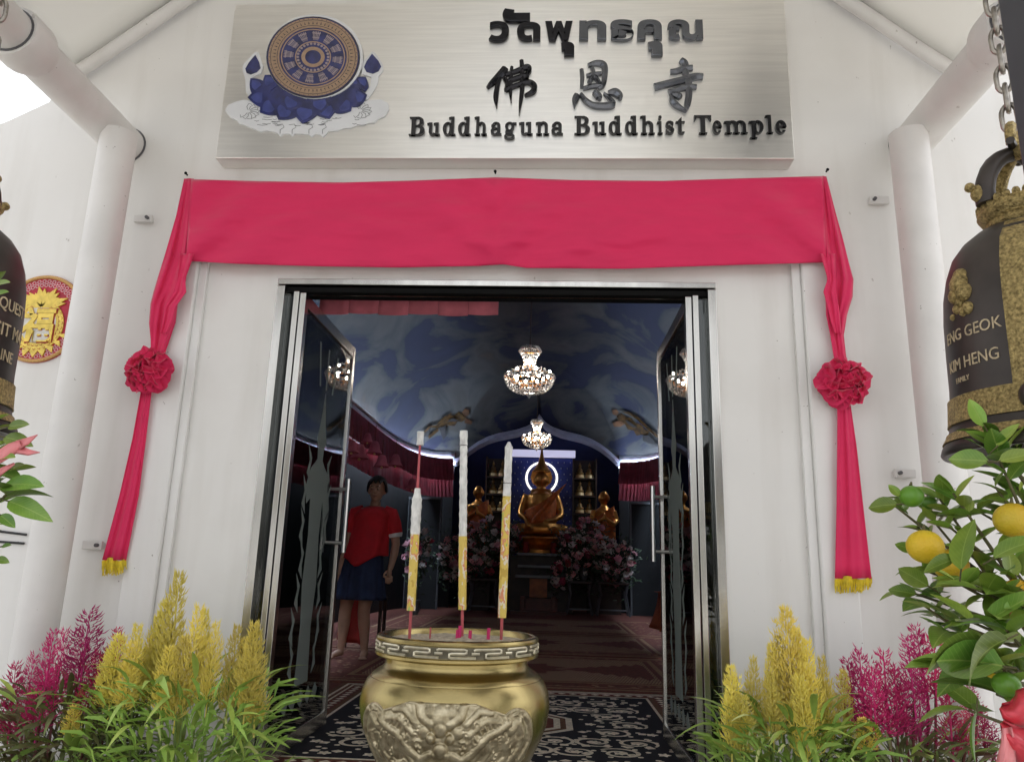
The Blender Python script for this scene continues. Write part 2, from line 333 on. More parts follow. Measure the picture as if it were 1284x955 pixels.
def thing(name, label, cat, loc=(0,0,0), rz=0, group=None):
    o = bpy.data.objects.new(name, None); COL.objects.link(o); o.location = loc; o.rotation_euler = (0,0,rz); o.empty_display_size = .1
    return tag(o, label, cat, group)
def link(name, me, parent=None, loc=(0,0,0), rot=(0,0,0), scl=(1,1,1)):
    o = bpy.data.objects.new(name, me); COL.objects.link(o); o.location = loc; o.rotation_euler = rot; o.scale = scl
    if parent: o.parent = parent
    return o
def copy_tree(o, parent=None):
    c = o.copy(); COL.objects.link(c)
    if parent: c.parent = parent
    for ch in list(o.children): copy_tree(ch, c)
    return c
def remesh(mb, voxel, smooth_it=3, name='body', m=None):
    me = mb.mesh(name, m, fix=True); o = bpy.data.objects.new(name, me); COL.objects.link(o)
    r = o.modifiers.new('r', 'REMESH'); r.mode = 'VOXEL'; r.voxel_size = voxel; r.use_smooth_shade = True
    sm = o.modifiers.new('s', 'SMOOTH'); sm.iterations = smooth_it; sm.factor = .5
    dg = bpy.context.evaluated_depsgraph_get(); me2 = bpy.data.meshes.new_from_object(o.evaluated_get(dg))
    bpy.data.objects.remove(o); me2.materials.clear()
    if m: me2.materials.append(m)
    for p in me2.polygons: p.use_smooth = True
    return me2
def glyphs(chars, offset=0, extrude=.05, res=6, bevel=0):     # one mesh for each character, glyph centred, unit box kept
    obs = []
    for ch in chars:
        cu = bpy.data.curves.new('t', 'FONT'); cu.body = ch; cu.size = 1; cu.offset = offset; cu.extrude = extrude; cu.resolution_u = res; cu.bevel_depth = bevel
        o = bpy.data.objects.new('t', cu); COL.objects.link(o); obs.append(o)
    dg = bpy.context.evaluated_depsgraph_get(); out = []
    for o in obs:
        me = bpy.data.meshes.new_from_object(o.evaluated_get(dg)); out.append(me)
    for o in obs: bpy.data.objects.remove(o)
    return out
def fit_glyph(me, x0, x1, z0, z1, y0, y1, m):                 # stand the glyph up in the x,z plane, front at y0
    xs = [v.co.x for v in me.vertices]; ys = [v.co.y for v in me.vertices]; zs = [v.co.z for v in me.vertices]
    ax, bx, ay, by, az, bz = min(xs), max(xs), min(ys), max(ys), min(zs), max(zs)
    for v in me.vertices:
        c = v.co; v.co = (x0+(c.x-ax)/(bx-ax)*(x1-x0), y1+(c.z-az)/(bz-az)*(y0-y1), z0+(c.y-ay)/(by-ay)*(z1-z0))
    me.materials.clear(); me.materials.append(m); return me
# ------------------------------------------------------------------ ground and hall shell (setting)
mb = MB(); mb.add([(-60,-80,-.45),(60,-80,-.45),(60,40,-.45),(-60,40,-.45)], [(0,1,2,3)]); tag(mb.build('ground', M_ground), kind='structure')
mb = MB(); mb.box(-2.0, 2.0, -.62, 0, -.445, -.15); mb.box(-1.7, 1.7, -.30, -.001, -.149, -.008); tag(mb.build('entrance_steps', M_ground, bevel=.01), kind='structure')
mb = MB(); mb.box(-2.9, 2.9, .002, 13.6, -.3, 0); tag(mb.build('hall_floor', M_rugmar), kind='structure')

def ogee(x):
    a = abs(x-.05); T = [(0,3.83),(.05,3.73),(.13,3.64),(.26,3.56),(.45,3.49),(.65,3.445),(.85,3.40),(1.05,3.33),(1.25,3.22),(1.42,3.09),(1.56,2.96),(1.65,2.87),(3,2.87)]
    for (x0, z0), (x1, z1) in zip(T, T[1:]):
        if a <= x1: return z0+(z1-z0)*(a-x0)/(x1-x0)
def ucurve(hw, yb, n_side=16, n_c=14):                      # plan of the cove: left side, rounded corner up to the arch
    pts = [(-hw, .2+(8.6-.2)*i/n_side) for i in range(n_side+1)]
    cx, ry, rx = -1.66, yb-8.6, hw-1.66
    for i in range(1, n_c+1):
        a = pi/2*i/n_c; e = .72
        pts.append((cx-rx*cos(a)**e, 8.6+ry*sin(a)**e))
    return pts
left = [(x, max(y, 1.27)) for x, y in ucurve(2.62, 12.0)]; arch = [(-1.6+3.2*i/64, 12.0) for i in range(65)]; right = [(-x, y) for x, y in reversed(left)]
base = [(x, y, 2.86) for x, y in left]+[(x, y, ogee(x)) for x, y in arch]+[(x, y, 2.86) for x, y in right]
RZ, RY = 4.35, 9.3; rings = []
for j in range(19):
    t = j/18; h = 1-cos(t*pi/2); s = sin(t*pi/2); ring = []
    for x, y, z in base:
        ry = min(y, RY) if y < RY else RY
        ring.append((x*(1-h), y+(ry-y)*h, z+(RZ-z)*s))
    rings.append(ring)
ceil = MB().loft(rings, cap=False, closed=False).build('hall_ceiling', M_sky, smooth=True, auto=180, fix=False); tag(ceil, kind='structure')
for s in (-1, 1):                                            # added pale band over the cove lights, put in to catch their glow
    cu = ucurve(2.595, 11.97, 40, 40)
    tag(MB().loft([[(s*abs(x), max(y, 1.3), 2.845), (s*abs(x), max(y, 1.3), 3.03)] for x, y in cu], cap=False, closed=False).build('cove_glow_band', mat('glow_band_paint', (.42, .47, .55), .8, var=.1), smooth=True, auto=180, fix=False), kind='structure').modifiers.new('t', 'SOLIDIFY').thickness = .012
# outer shell so that daylight comes in through the door alone
mb = MB()
mb.box(-3.0, -2.75, .16, 13.7, -.3, 2.9); mb.box(2.75, 3.0, .16, 13.7, -.3, 2.9); mb.box(-3.0, 3.0, 13.72, 13.9, -.3, 3.2); mb.box(-3.0, 3.0, .16, 1.19, 2.93, 3.0)
tag(mb.build('hall_wall', M_wall), kind='structure')
mb = MB(); mb.loft([[(-3.0,y,2.905),(-2.95,y,2.905),(-2.95,y,3.46),(0,y,5.0),(2.95,y,3.46),(2.95,y,2.905),(3.0,y,2.905),(3.0,y,3.50),(0,y,5.06),(-3.0,y,3.50)] for y in (1.20, 13.9)])
for y in (1.205, 13.8): mb.prism([(-2.94,3.02),(2.94,3.02),(2.94,3.45),(0,4.98),(-2.94,3.45)], y, y+.05)
tag(mb.build('hall_roof', M_wall), kind='structure')
bw = MB()                                                   # rear wall either side of the altar niche, following the rounded corners
for s in (-1, 1):
    cur = [(s*abs(x), y, z) for x, y in ucurve(2.66, 12.04) for z in (0,)]
    bw.loft([[(x, y, 0) for x, y, _ in cur], [(x, y, 2.84) for x, y, _ in cur]], cap=False, closed=False)
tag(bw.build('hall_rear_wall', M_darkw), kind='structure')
mb = MB(); mb.box(-1.95, -1.9, 12.06, 13.4, 0, 4.2); mb.box(1.9, 1.95, 12.06, 13.4, 0, 4.2); mb.box(-1.9, 1.9, 13.35, 13.4, 0, 4.2); mb.box(-1.9, 1.9, 12.3, 13.34, 4.1, 4.15)
tag(mb.build('altar_niche', M_navy), kind='structure')
ar = thing('niche_arch', 'pointed ogee arch with pale lit edge framing the altar niche', 'arch', (0,12,0))
xs = [-1.66+3.32*i/80 for i in range(81)]
MB().loft([[(x, -.06, ogee(x)-.05), (x, -.06, ogee(x)+.03), (x, .06, ogee(x)-.02), (x, .06, ogee(x)-.12)] for x in xs]).build('arch_edge', mat('arch_edge_paint', (.30, .30, .38), .6), ar)
MB().loft([[(x, .075, ogee(x)-.10), (x, .075, ogee(x)-.06), (x, .095, ogee(x)-.06), (x, .095, ogee(x)-.10)] for x in xs]).build('light_strip', M_archl, ar)
for s, lab in ((-1, 'blue-white cove light glowing behind the left valance'), (1, 'blue-white cove light glowing behind the right valance')):
    cu = [(s*abs(x), y, 2.79) for x, y in ucurve(2.56, 11.93)]
    tag(MB().tube(cu, .018, 6).build('cove_light', M_cove), lab, 'cove light', 'cove lights along the ceiling')
    th = thing('valance', ('left' if s < 0 else 'right')+' two-tier pleated maroon cloth valance below the painted ceiling', 'valance', (0,0,0), group='pleated valances along the hall walls')
    for nm, hw, yb, z0, z1, fl in (('upper_tier', 2.46, 11.8, 2.88, 2.44, .05), ('lower_tier', 2.52, 11.86, 2.5, 2.12, .04)):
        cur = ucurve(hw, yb, 260, 120); rr = [[], [], []]
        L = 0
        for i, (x, y) in enumerate(cur):
            if i: L += math.hypot(x-cur[i-1][0], y-cur[i-1][1])
            a = .012*sin(L/.075*2*pi)
            for k, (zz, am, ff) in enumerate(((z0, .3, 0), ((z0+z1)/2, .8, .4), (z1+.012*sin(L*2.1)+.012*NZ.noise(V((L*2, s, z0))), 1.3, 1))):
                d = a*am+fl*ff; nx = 1 if y < 8.6 else .7
                rr[k].append((s*(abs(x)-d*nx), y-(d*.7 if y > 8.6 else 0), zz))
        MB().loft(rr, cap=False, closed=False).build(nm, M_maroon, th, smooth=True, auto=60, fix=False)

# ------------------------------------------------------------------ facade
fa = thing('temple_facade', 'white plastered temple front wall with a wide steel framed doorway', 'building')
DW, DH = .99, 2.092
gab = [(-4.6,-.45),(-DW,-.45),(-DW,DH),(DW,DH),(DW,-.45),(4.6,-.45),(4.6,2.05),(2.44,3.16),(1.94,3.58),(1.0,4.4),(0,5.1),(-1.0,4.32),(-1.79,3.60),(-2.2,3.23),(-2.25,3.02),(-2.44,2.915),(-4.6,1.9)]
MB().prism(gab, 0, .15).build('wall', M_wall, fa, bevel=.004)
for s in (-1, 1):                                            # raised plaster surround
    mb = MB(); a, b = sorted((s*1.36, s*1.505)); mb.box(a, b, -.042, -.0005, -.14, 2.5); mb.build('pilaster', M_pilw, fa, bevel=.008)
    mb = MB(); a, b = sorted((s*1.322, s*1.3595)); mb.box(a, b, -.022, -.0005, -.14, 2.3); mb.build('pilaster_bead', M_pilw, fa, bevel=.003)
MB().box(-1.3595, 1.3595, -.032, -.0005, 2.31, 2.5).build('lintel_band', M_pilw, fa, bevel=.004)
fr = MB().box(-.991, -.955, -.012, .13, 0, 2.06).box(.955, .991, -.012, .13, 0, 2.06).box(-.991, .991, -.0121, .13, 2.066, 2.093).build('door_frame', M_frame, fa, bevel=.002)
MB().box(-.954, .954, .01, .05, 2.036, 2.060).box(-.954, .954, .077, .12, 2.038, 2.0595).build('head_track', M_dark, fa)
MB().box(-.954, .954, .051, .0765, 2.040, 2.048).build('track_lip', M_frame, fa)
MB().box(-.954, .954, -.01, .12, .001, .012).build('threshold', M_frame, fa)
for s in (-1, 1):
    a, b = sorted((s*.912, s*.888)); mu = MB().box(a, b, -.006, .075, .012, 2.034).build('mullion', M_frame, fa, bevel=.002)
    a, b = sorted((s*.954, s*.9125)); MB().box(a, b, .03, .038, .012, 2.034).build('sidelight_pane', M_glass, fa)
    a, b = sorted((s*.954, s*.934)); MB().box(a, b, .05, .13, .012, 2.034).build('jamb_return', M_dark, fa)
def etched(s, X0):                                           # standing guardian etched on the pane (thin frosted film), u across, v up
    body = [(-.16,.02),(-.13,.2),(-.18,.34),(-.14,.5),(-.17,.62),(-.26,.60),(-.30,.66),(-.22,.72),(-.14,.74),(-.07,.76),(-.08,.80),(-.13,.83),(-.09,.86),(-.06,.90),(-.03,.95),(0,1.0),(.03,.95),(.06,.90),(.09,.86),(.13,.83),(.08,.80),(.07,.76),(.14,.74),(.24,.72),(.30,.62),(.24,.50),(.19,.46),(.22,.56),(.16,.62),(.14,.5),(.18,.34),(.13,.2),(.17,.02)]
    P = [body]
    for q in (-1, 1):
        for k in range(7):                                   # flame scrolls either side
            v0 = .04+k*.105; u0 = q*(.24+.04*sin(k*1.7))
            P.append([(u0,v0),(u0+q*.10,v0+.03),(u0+q*.05,v0+.075),(u0+q*.11,v0+.125),(u0,v0+.085),(u0+q*.03,v0+.045)])
    for k in range(5): P.append([(-.42+.18*k,-.03),(-.32+.18*k,-.055),(-.27+.18*k,-.02),(-.34+.18*k,.005)])
    for q in (-.17, .0, .18): P.append([(q-.012,1.01),(q+.012,1.01),(q*1.5+.014,1.16),(q*1.5-.014,1.16)])
    mb = MB()
    for i, p in enumerate(P):
        n = len(p); f = [(X0-s*(.0012+.00003*i), .45+u*.60, .26+v*1.40) for u, v in p]; g = [(X0-s*.0004, .45+u*.60, .26+v*1.40) for u, v in p]
        mb.add(f+g, [tuple(range(n)), tuple(range(2*n-1, n-1, -1))]+[(k, (k+1) % n, n+(k+1) % n, n+k) for k in range(n)])
    return mb
for s in (-1, 1):
    a, b = sorted((s*.882, s*.856)); px = s*.869
    dr = MB().box(a, b, -.004, .040, .03, 2.028).box(a, b, .872, .915, .03, 2.028).box(a+.001, b-.001, .0405, .8715, 1.968, 2.027).box(a+.001, b-.001, .0405, .8715, .031, .10).build('glass_door', M_frame, fa, bevel=.002)
    MB().box(px-.004, px+.004, .040, .872, .10, 1.968).build('pane', M_glass, dr)
    etched(s, px-s*.004).build('etched_figure', M_frost, dr)
    for q in (-1, 1): MB().tube([(px+q*.062, .80, .885), (px+q*.062, .80, 1.27)], .0125, 10).build('handle', M_hbar, dr, smooth=True)
    for hz in (.935, 1.215): MB().tube([(px-.062, .80, hz), (px+.062, .80, hz)], .008, 8).build('handle_bolt', M_hbar, dr, smooth=True)

# ------------------------------------------------------------------ canopy
ca = thing('canopy', 'white tubular steel canopy frame with pale fabric roof over the entrance', 'canopy')
for s, X, Z, cxx in ((-1, -1.815, 2.775, -1.735), (1, 1.90, 2.775, 1.803)):
    c = MB().tube([(cxx, -.19, -.449), (cxx, -.19, Z-.055)], .078, 28).build('column', M_tube, ca, smooth=True)
    MB().tube([(X, -.004, Z), (X, -.74, Z)], .088, 28).build('beam', M_tube, ca, smooth=True)
    MB().tube([(X, -.002, Z), (X, -.006, Z)], .096, 28).build('wall_plate', M_grey, ca)
    MB().tube([(X, -.66, Z), (X, -.70, Z), (X, -.72, Z), (X, -.80, Z), (X, -.82, Z)], [.089, .108, .112, .112, .104], 28).build('collar', M_tube, ca, smooth=True)
    MB().tube([(X, -.815, Z), (X, -.824, Z)], .093, 28).build('seam_ring', M_grey, ca)
    MB().tube([(X, -.82, Z), (X, -3.4, Z)], .085, 28).build('beam_extension', M_tube, ca, smooth=True)
    MB().tube([(X, -3.3, -.449), (X, -3.3, Z-.05)], .088, 20).build('column', M_tube, ca, smooth=True)
    for pz in ((2.38, .88) if s < 0 else (2.49, 1.26)):
        br = MB(); a, b = sorted((cxx-s*.03, cxx-s*.115)); br.box(a, b, -.03, -.012, pz-.018, pz+.018); br.box(a, b, -.012, -.0005, pz-.012, pz+.012)
        bo = br.build('bracket', M_tube, ca, bevel=.003)
        MB().tube([(cxx-s*.098, -.045, pz), (cxx-s*.098, -.028, pz)], .008, 8).build('bolt', M_grey, bo)
def gz(x): return 5.0-abs(x)*.845 if abs(x) < 2.0 else 3.31-(abs(x)-2.0)*.80
rings = []
random.seed(3)
for j in range(22):
    y = -.02-3.6*j/21; rr = []
    for i in range(61):
        x = -2.13+4.26*i/60
        fold = .03*NZ.noise(V((x*1.3, y*1.1, 2)))+.022*abs(sin((abs(x)*3.0+y*1.2)))**3
        rr.append((x, y, gz(x)-.06+fold+(.035*sin(pi*((-y*.9) % 1)))))
    rings.append(rr)
fb = MB().loft(rings, cap=False, closed=False).build('fabric_roof', M_fabric, ca, smooth=True, auto=180, fix=False)
so_ = fb.modifiers.new('t', 'SOLIDIFY'); so_.thickness = .004
for s in (-1, 1):
    MB().tube([(s*2.14, -.05, gz(2.14)-.085), (s*2.0, -.05, gz(2.0)-.085), (0.0+s*.03, -.05, gz(0)-.10)], .032, 12).build('edge_tube', M_tube, ca, smooth=True)

for x in (-1.70, -1.53, 1.42, 1.57, 1.74):                          # added dark bars, out of view, to streak the sign with dark reflections
    w_ = .055; MB().box(x-w_, x+w_, -3.55, -.80, gz(x)-.34, gz(x)-.20).build('sign_reflection_bar', M_post if abs(x) > 1 else M_tube, ca, bevel=.004)
# ------------------------------------------------------------------ sign board
SY = -.1
sg = thing('sign_board', 'brushed stainless steel sign board with lotus wheel emblem and temple name in three scripts', 'sign', (0,0,0))
pn = MB().box(-1.318, 1.343, SY, -.002, 2.652, 3.492).build('panel', M_steel, sg, bevel=.004)
uv = pn.data.uv_layers.new(name='UVMap')
for lp in pn.data.loops: c = pn.data.vertices[lp.vertex_index].co; uv.data[lp.index].uv = (c.x*.3+.5+c.y, c.z*.25+c.y)
def S(px, py):
    p = at(px, py, SY); return (p.x, p.z)
def sletter(me, nm='letter'): return link(nm, me, sg)
# Thai line
TH = [('ว', 613, 639, 30, 55), ('ั', 630, 665, 14, 31), ('ด', 648, 678, 31, 54), ('พ', 683, 718, 30, 54), ('ุ', 703, 720, 56, 73), ('ท', 726, 760, 29, 53), ('ธ', 765, 794, 28, 54), ('ค', 799, 829, 28, 53), ('ุ', 812, 830, 55, 73), ('ณ', 837, 880, 28, 53)]
gl = glyphs([t[0] for t in TH], offset=.026, extrude=.05, res=5, bevel=.018)
for me, (ch, x0, x1, y0, y1) in zip(gl, TH):
    a = S(x0, y1); b = S(x1, y0); sletter(fit_glyph(me, a[0], b[0], a[1], b[1], SY-.022, SY-.0005, M_letter if x0 > 720 else M_chrome))
# brush written characters: strokes given as (x, y, half width) in photo pixels
BR = [
 [[(634,87,3.2),(631,92,3.8),(624,99,3.2),(616,107,2.4),(611,112,1.2)], [(627,99,2.2),(624,110,2.4),(622,125,2.6),(623,137,.5)],
  [(642,86,1.5),(641,95,2),(640,112,2.2),(641,130,.6)], [(654,78,2),(655,92,2.4),(655,112,2.4),(653,130,1.8),(651,146,.4)],
  [(634,96,1.6),(648,91,2),(661,86,2.4),(664,90,2.2),(660,96,1.8)], [(637,104,1.8),(648,100,2),(660,97,2.2),(661,101,1.6)],
  [(634,115,2),(648,109,1.8),(662,105,2.2),(670,110,2.8),(668,117,2.4),(658,122,1)], [(633,101,2),(636,108,2),(634,116,1.5)]],
 [[(729,89,2),(730,100,2.2),(729,112,1.6)], [(737,84,1.6),(748,81,2.6),(757,84,3.2),(758,96,3),(756,108,2.4),(750,113,1.4)], [(731,113,1.6),(742,110,2),(754,109,1.8)],
  [(735,97,1.5),(745,95,1.8),(754,94,1.4)], [(742,87,2),(744,96,2),(738,106,1.8)], [(744,97,2),(748,101,2),(752,107,1.8)],
  [(724,121,3),(721,128,3.2),(720,137,.5)], [(728,120,1.6),(734,128,2.4),(744,134,2.6),(757,135,3),(768,133,3.2),(764,126,2),(757,119,1)],
  [(745,117,2.8),(751,124,3.2),(750,127,1)], [(762,119,1.6),(771,118,3.6),(777,123,3),(776,127,1)]],
 [[(853,77,2.6),(858,82,3.6),(859,92,3.4),(860,100,3)], [(840,92,2.2),(848,91,2.6),(858,88,2.8),(868,87,2.6)], [(820,111,3.2),(836,107,3.2),(856,102,3.2),(872,98,3.2),(881,98,2.8)],
  [(838,118,2.6),(852,113,2.6),(864,111,2.6),(873,111,2)], [(862,99,3.2),(863,110,3.4),(863,122,3.4),(861,134,3.2),(859,142,.8)], [(859,141,1),(848,134,2.6),(842,127,2.6),(841,121,1.2)], [(842,120,1.5),(850,122,3),(853,125,2)]]]
for ch in BR:
    mb = MB()
    for k, st in enumerate(ch):
        pts = []                                               # smooth the stroke
        n = len(st)
        for i in range(n-1):
            p0 = st[max(i-1,0)]; p1 = st[i]; p2 = st[i+1]; p3 = st[min(i+2,n-1)]
            for q in range(5):
                t = q/5; pts.append(tuple(.5*(2*b+(c-a)*t+(2*a-5*b+4*c-d)*t*t+(3*b-a-3*c+d)*t**3) for a, b, c, d in zip(p0,p1,p2,p3)))
        pts.append(st[-1]); L = []; Rr = []
        for i, (x, y, h) in enumerate(pts):
            a = pts[max(i-1,0)]; b = pts[min(i+1,len(pts)-1)]; dx, dy = b[0]-a[0], b[1]-a[1]; l = math.hypot(dx,dy) or 1
            h = max(h*1.25, .3); L.append(S(x-dy/l*h, y+dx/l*h)); Rr.append(S(x+dy/l*h, y-dx/l*h))
        f = SY-.020-.0006*k
        vs = []; fs = []
        for i in range(len(pts)):
            xm = ((L[i][0]+Rr[i][0])/2, (L[i][1]+Rr[i][1])/2)
            vs += [(L[i][0], f+.006, L[i][1]), (xm[0], f, xm[1]), (Rr[i][0], f+.006, Rr[i][1]), (Rr[i][0], SY-.0005, Rr[i][1]), (L[i][0], SY-.0005, L[i][1])]
        for i in range(len(pts)-1):
            for q in range(5): fs.append((5*i+q, 5*i+(q+1)%5, 5*i+5+(q+1)%5, 5*i+5+q))
        fs += [(0,1,2,3,4), tuple(5*(len(pts)-1)+q for q in (4,3,2,1,0))]
        mb.add(vs, fs)
    o = mb.build('letter', M_chrome if ch is BR[0] else M_letter, sg)
# Latin serif letters, unit height: cap 1.0, x height .68; each a set of solid strokes
def rect(x0, x1, z0, z1): return [(x0,z0),(x1,z0),(x1,z1),(x0,z1)]
def arcring(cx, cz, rx, rz, ix, iz, a0=0, a1=360, n=20):       # outer ellipse rx,rz; inner ix,iz
    o = [(cx+rx*cos(RAD(a0+(a1-a0)*k/n)), cz+rz*sin(RAD(a0+(a1-a0)*k/n))) for k in range(n+1)]
    i = [(cx+ix*cos(RAD(a0+(a1-a0)*k/n)), cz+iz*sin(RAD(a0+(a1-a0)*k/n))) for k in range(n+1)]
    return [[o[k], o[k+1], i[k+1], i[k]] for k in range(n)]
def stem(x, z0, z1, w=.17, ft=True, top=True):
    r = [rect(x, x+w, z0, z1)]
    if ft: r.append(rect(x-.07, x+w+.07, z0, z0+.05))
    if top: r.append([(x-.10,z1-.10),(x+.02,z1-.08),(x+.02,z1),(x-.10,z1-.04)])
    return r
G = {
 'B': (.70, stem(.10,0,1,.19,False,False)+[rect(.0,.42,.95,1),rect(.0,.45,0,.05),rect(.28,.42,.5,.55)]+arcring(.36,.75,.27,.25,.09,.2,-90,90)+arcring(.38,.265,.31,.265,.11,.215,-90,90)),
 'u': (.64, stem(.08,.14,.68,.16,False)+stem(.40,0,.68,.16,False)+[rect(.40,.64,0,.05)]+arcring(.27,.17,.19,.18,.03,.11,180,330)),
 'd': (.64, arcring(.25,.34,.24,.36,.07,.30)+stem(.38,0,1,.16,False)+[rect(.38,.62,0,.05)]),
 'h': (.66, stem(.08,0,1,.16)+stem(.42,0,.48,.16,True,False)+arcring(.35,.44,.23,.26,.06,.20,0,150)),
 'a': (.58, stem(.32,.06,.48,.16,False,False)+arcring(.27,.47,.21,.22,.06,.17,0,160)+arcring(.22,.19,.21,.2,.06,.14,60,330)+[rect(.32,.54,0,.06),[(.03,.46),(.16,.44),(.17,.56),(.05,.56)]]),
 'g': (.60, arcring(.26,.45,.22,.24,.08,.19)+arcring(.26,-.10,.25,.15,.15,.09)+[rect(.06,.42,.06,.17),rect(.40,.58,.58,.66),[(.06,.16),(.16,.16),(.18,.26),(.09,.24)]]),
 'n': (.66, stem(.08,0,.68,.16)+stem(.42,0,.48,.16,True,False)+arcring(.35,.44,.23,.26,.06,.20,0,150)),
 'i': (.34, stem(.08,0,.68,.17)+[[(.165+.10*cos(2*pi*k/14), .90+.10*sin(2*pi*k/14)) for k in range(14)]]),
 's': (.46, arcring(.22,.51,.19,.19,.08,.13,20,250)+arcring(.22,.19,.20,.20,.08,.13,-165,75)+[[(.08,.43),(.2,.47),(.36,.27),(.26,.22)],rect(.33,.38,.46,.66),rect(.03,.08,.02,.24)]),
 't': (.42, [rect(.10,.26,.12,.72),[(.10,.72),(.26,.72),(.26,.92)],rect(.0,.40,.62,.68)]+arcring(.25,.14,.15,.15,.02,.09,180,340)),
 'T': (.72, stem(.27,0,1,.19,True,False)+[rect(.02,.71,.94,1),[(.02,.94),(.02,.72),(.06,.72),(.16,.94)],[(.71,.94),(.57,.94),(.67,.72),(.71,.72)]]),
 'e': (.54, arcring(.27,.34,.25,.36,.08,.30,0,325)+[rect(.12,.52,.34,.40)]),
 'm': (1.0, stem(.08,0,.68,.16)+stem(.42,0,.48,.16,True,False)+stem(.76,0,.48,.16,True,False)+arcring(.35,.44,.23,.26,.06,.20,0,150)+arcring(.69,.44,.23,.26,.06,.20,0,150)),
 'p': (.64, stem(.08,-.28,.68,.16)+arcring(.36,.34,.24,.36,.07,.30)),
 'l': (.34, stem(.08,0,1,.17)),
}
LAT = [('B',513,533,'BIG'),('u',536,552,0),('d',555,572,0),('d',574,591,0),('h',595,611,0),('a',615,630,0),('g',632,648,0),('u',651,668,0),('n',672,689,0),('a',691,707,0),
       ('B',720,740,0),('u',743,760,0),('d',762.5,780,0),('d',783,800,0),('h',803,821,0),('i',824,831,0),('s',833.5,846,0),('t',847,859,0),('T',869.5,892,0),('e',892.5,905,0),('m',908,937,0),('p',939,958,0),('l',960,969,0),('e',971,986,0)]
for ch, x0, x1, _ in LAT:
    yb = 171.5-(x0-513)/473*2.5; b0 = S(x0, yb); b1 = S(x1, yb); top = S(x0, yb-22.5); H = top[1]-b0[1]
    w, parts = G[ch]; mb = MB(); sx = (b1[0]-b0[0])/w
    for k, p in enumerate(parts):
        q = [(b0[0]+x*sx, b0[1]+z*H) for x, z in p]
        if sum(q[i][0]*q[(i+1)%len(q)][1]-q[(i+1)%len(q)][0]*q[i][1] for i in range(len(q))) < 0: q.reverse()
        mb.prism(q, SY-.016-.00015*(k % 9), SY-.0005)
    mb.build('letter', M_black, sg)
M_embsheen = mat('emblem_painted_sheen', (.05, .065, .23), .3, var=.3, scale=25)
# emblem: white backing cloud, wheel, lotus petals, two buds
em = MB()
def SV(px, py, d): p = at(px, py, SY); return (p.x, SY-d, p.z)
def splate(pts, d0, d1, mb=None):                            # outline in photo pixels, clockwise on screen
    mb = mb or MB(); q = [S(*p) for p in pts]
    if sum(q[i][0]*q[(i+1)%len(q)][1]-q[(i+1)%len(q)][0]*q[i][1] for i in range(len(q))) < 0: q.reverse()
    return mb.prism(q, SY-d1, SY-d0)
cloud = [(283,140),(287,133),(296,129),(306,126.5),(316,128),(324,131),(335,134),(345,140),(360,144),(378,147),(400,147),(424,143),(440,136),(452,130),(464,127),(478,126),(487,131),(488,139),(483,147),(474,151),(470,155),(462,155.5),(456,158.5),(448,158.5),(441,161.5),(432,162),(424,165),(412,166),(408,171),(405,173),(402,170),(396,169.5),(391,173),(388,170),(380,169),(370,169),(367,172),(364,169),(356,169),(352,172),(349,168.5),(344,166.5),(336,165),(328,166.5),(321,163.5),(314,161),(308,158),(300,156),(298,152),(290,149)]
emb = splate(cloud, .0005, .008).build('emblem', M_embwhite, sg)
def px_poly(pts, d0, d1, nm, m): return splate(pts, d0, d1).build(nm, m, emb)
halo = [(308.5,118),(307,96),(307,90),(312,84),(320,72),(323,69.5),(329,84),(326,92),(316,97),(316,108),(320,120)]
px_poly([(305.5,82),(321,66),(325,68),(330.5,84),(328,93),(317,98),(315,106),(319,118),(313,123),(309,116),(308,98),(305,91)], .0006, .007, 'bud_backing', M_embwhite)
px_poly([(454,94),(454,80),(462,72),(467,66),(471,68),(480,82),(481,90),(475,97),(474,106),(468,117),(460,127),(456,122),(465,108),(466,98)], .0006, .007, 'bud_backing', M_embwhite)
px_poly([(308.5,88),(313,80),(321,70.5),(326,80),(327.5,87),(323,92),(315,95),(310,93)], .0071, .0095, 'lotus_bud', M_embblue)
px_poly([(457,86),(460,79),(467,69),(475,78),(478.5,85),(475,91),(468,94),(460,92)], .0071, .0095, 'lotus_bud', M_embblue)
def petal(cx, by, tx, ty, hw): 
    pts = []
    for k in range(9):
        t = k/8; wv = hw*min(1, .8+.5*t)*(1-t**2.6); pts.append((cx+(tx-cx)*t, by+(ty-by)*t, wv*1.3))
    dx, dy = tx-cx, ty-by; l = math.hypot(dx,dy); nx, ny = -dy/l, dx/l
    return [(x+nx*w_, y+ny*w_) for x, y, w_ in pts]+[(x-nx*w_, y-ny*w_) for x, y, w_ in reversed(pts)]
PET = [(330,118,315,100,9),(345,112,333,96,10),(450,112,459,98,9),(440,110,446,97,10),(340,125,311.5,124,10),(440,126,461,121,10),(350,128,327,143,12),(425,128,441,141,12),(365,130,350,152,14),(406,130,414,151,13),(386,128,380,157,15),(372,120,360,140,13),(400,120,404,144,13)]
px_poly([(322,108),(332,122),(345,136),(372,146),(410,146),(436,135),(452,120),(456,106),(394,90)], .0082, .0090, 'lotus_base', M_embblue)
for k, p in enumerate(PET): 
    px_poly(petal(*p), .0085, .0105+.0004*k, 'lotus_petal', M_embblue)
    x0_, y0_, x1_, y1_, h_ = p; px_poly(petal(x0_+(x1_-x0_)*.35, y0_+(y1_-y0_)*.35, x0_+(x1_-x0_)*.86, y0_+(y1_-y0_)*.86, h_*.55), .0104+.0004*k, .0107+.0004*k, 'painted_sheen', M_embsheen)  # lighter blue inlay: a highlight painted onto each petal
wc = (394, 75); wrx, wry = 58.5, 51
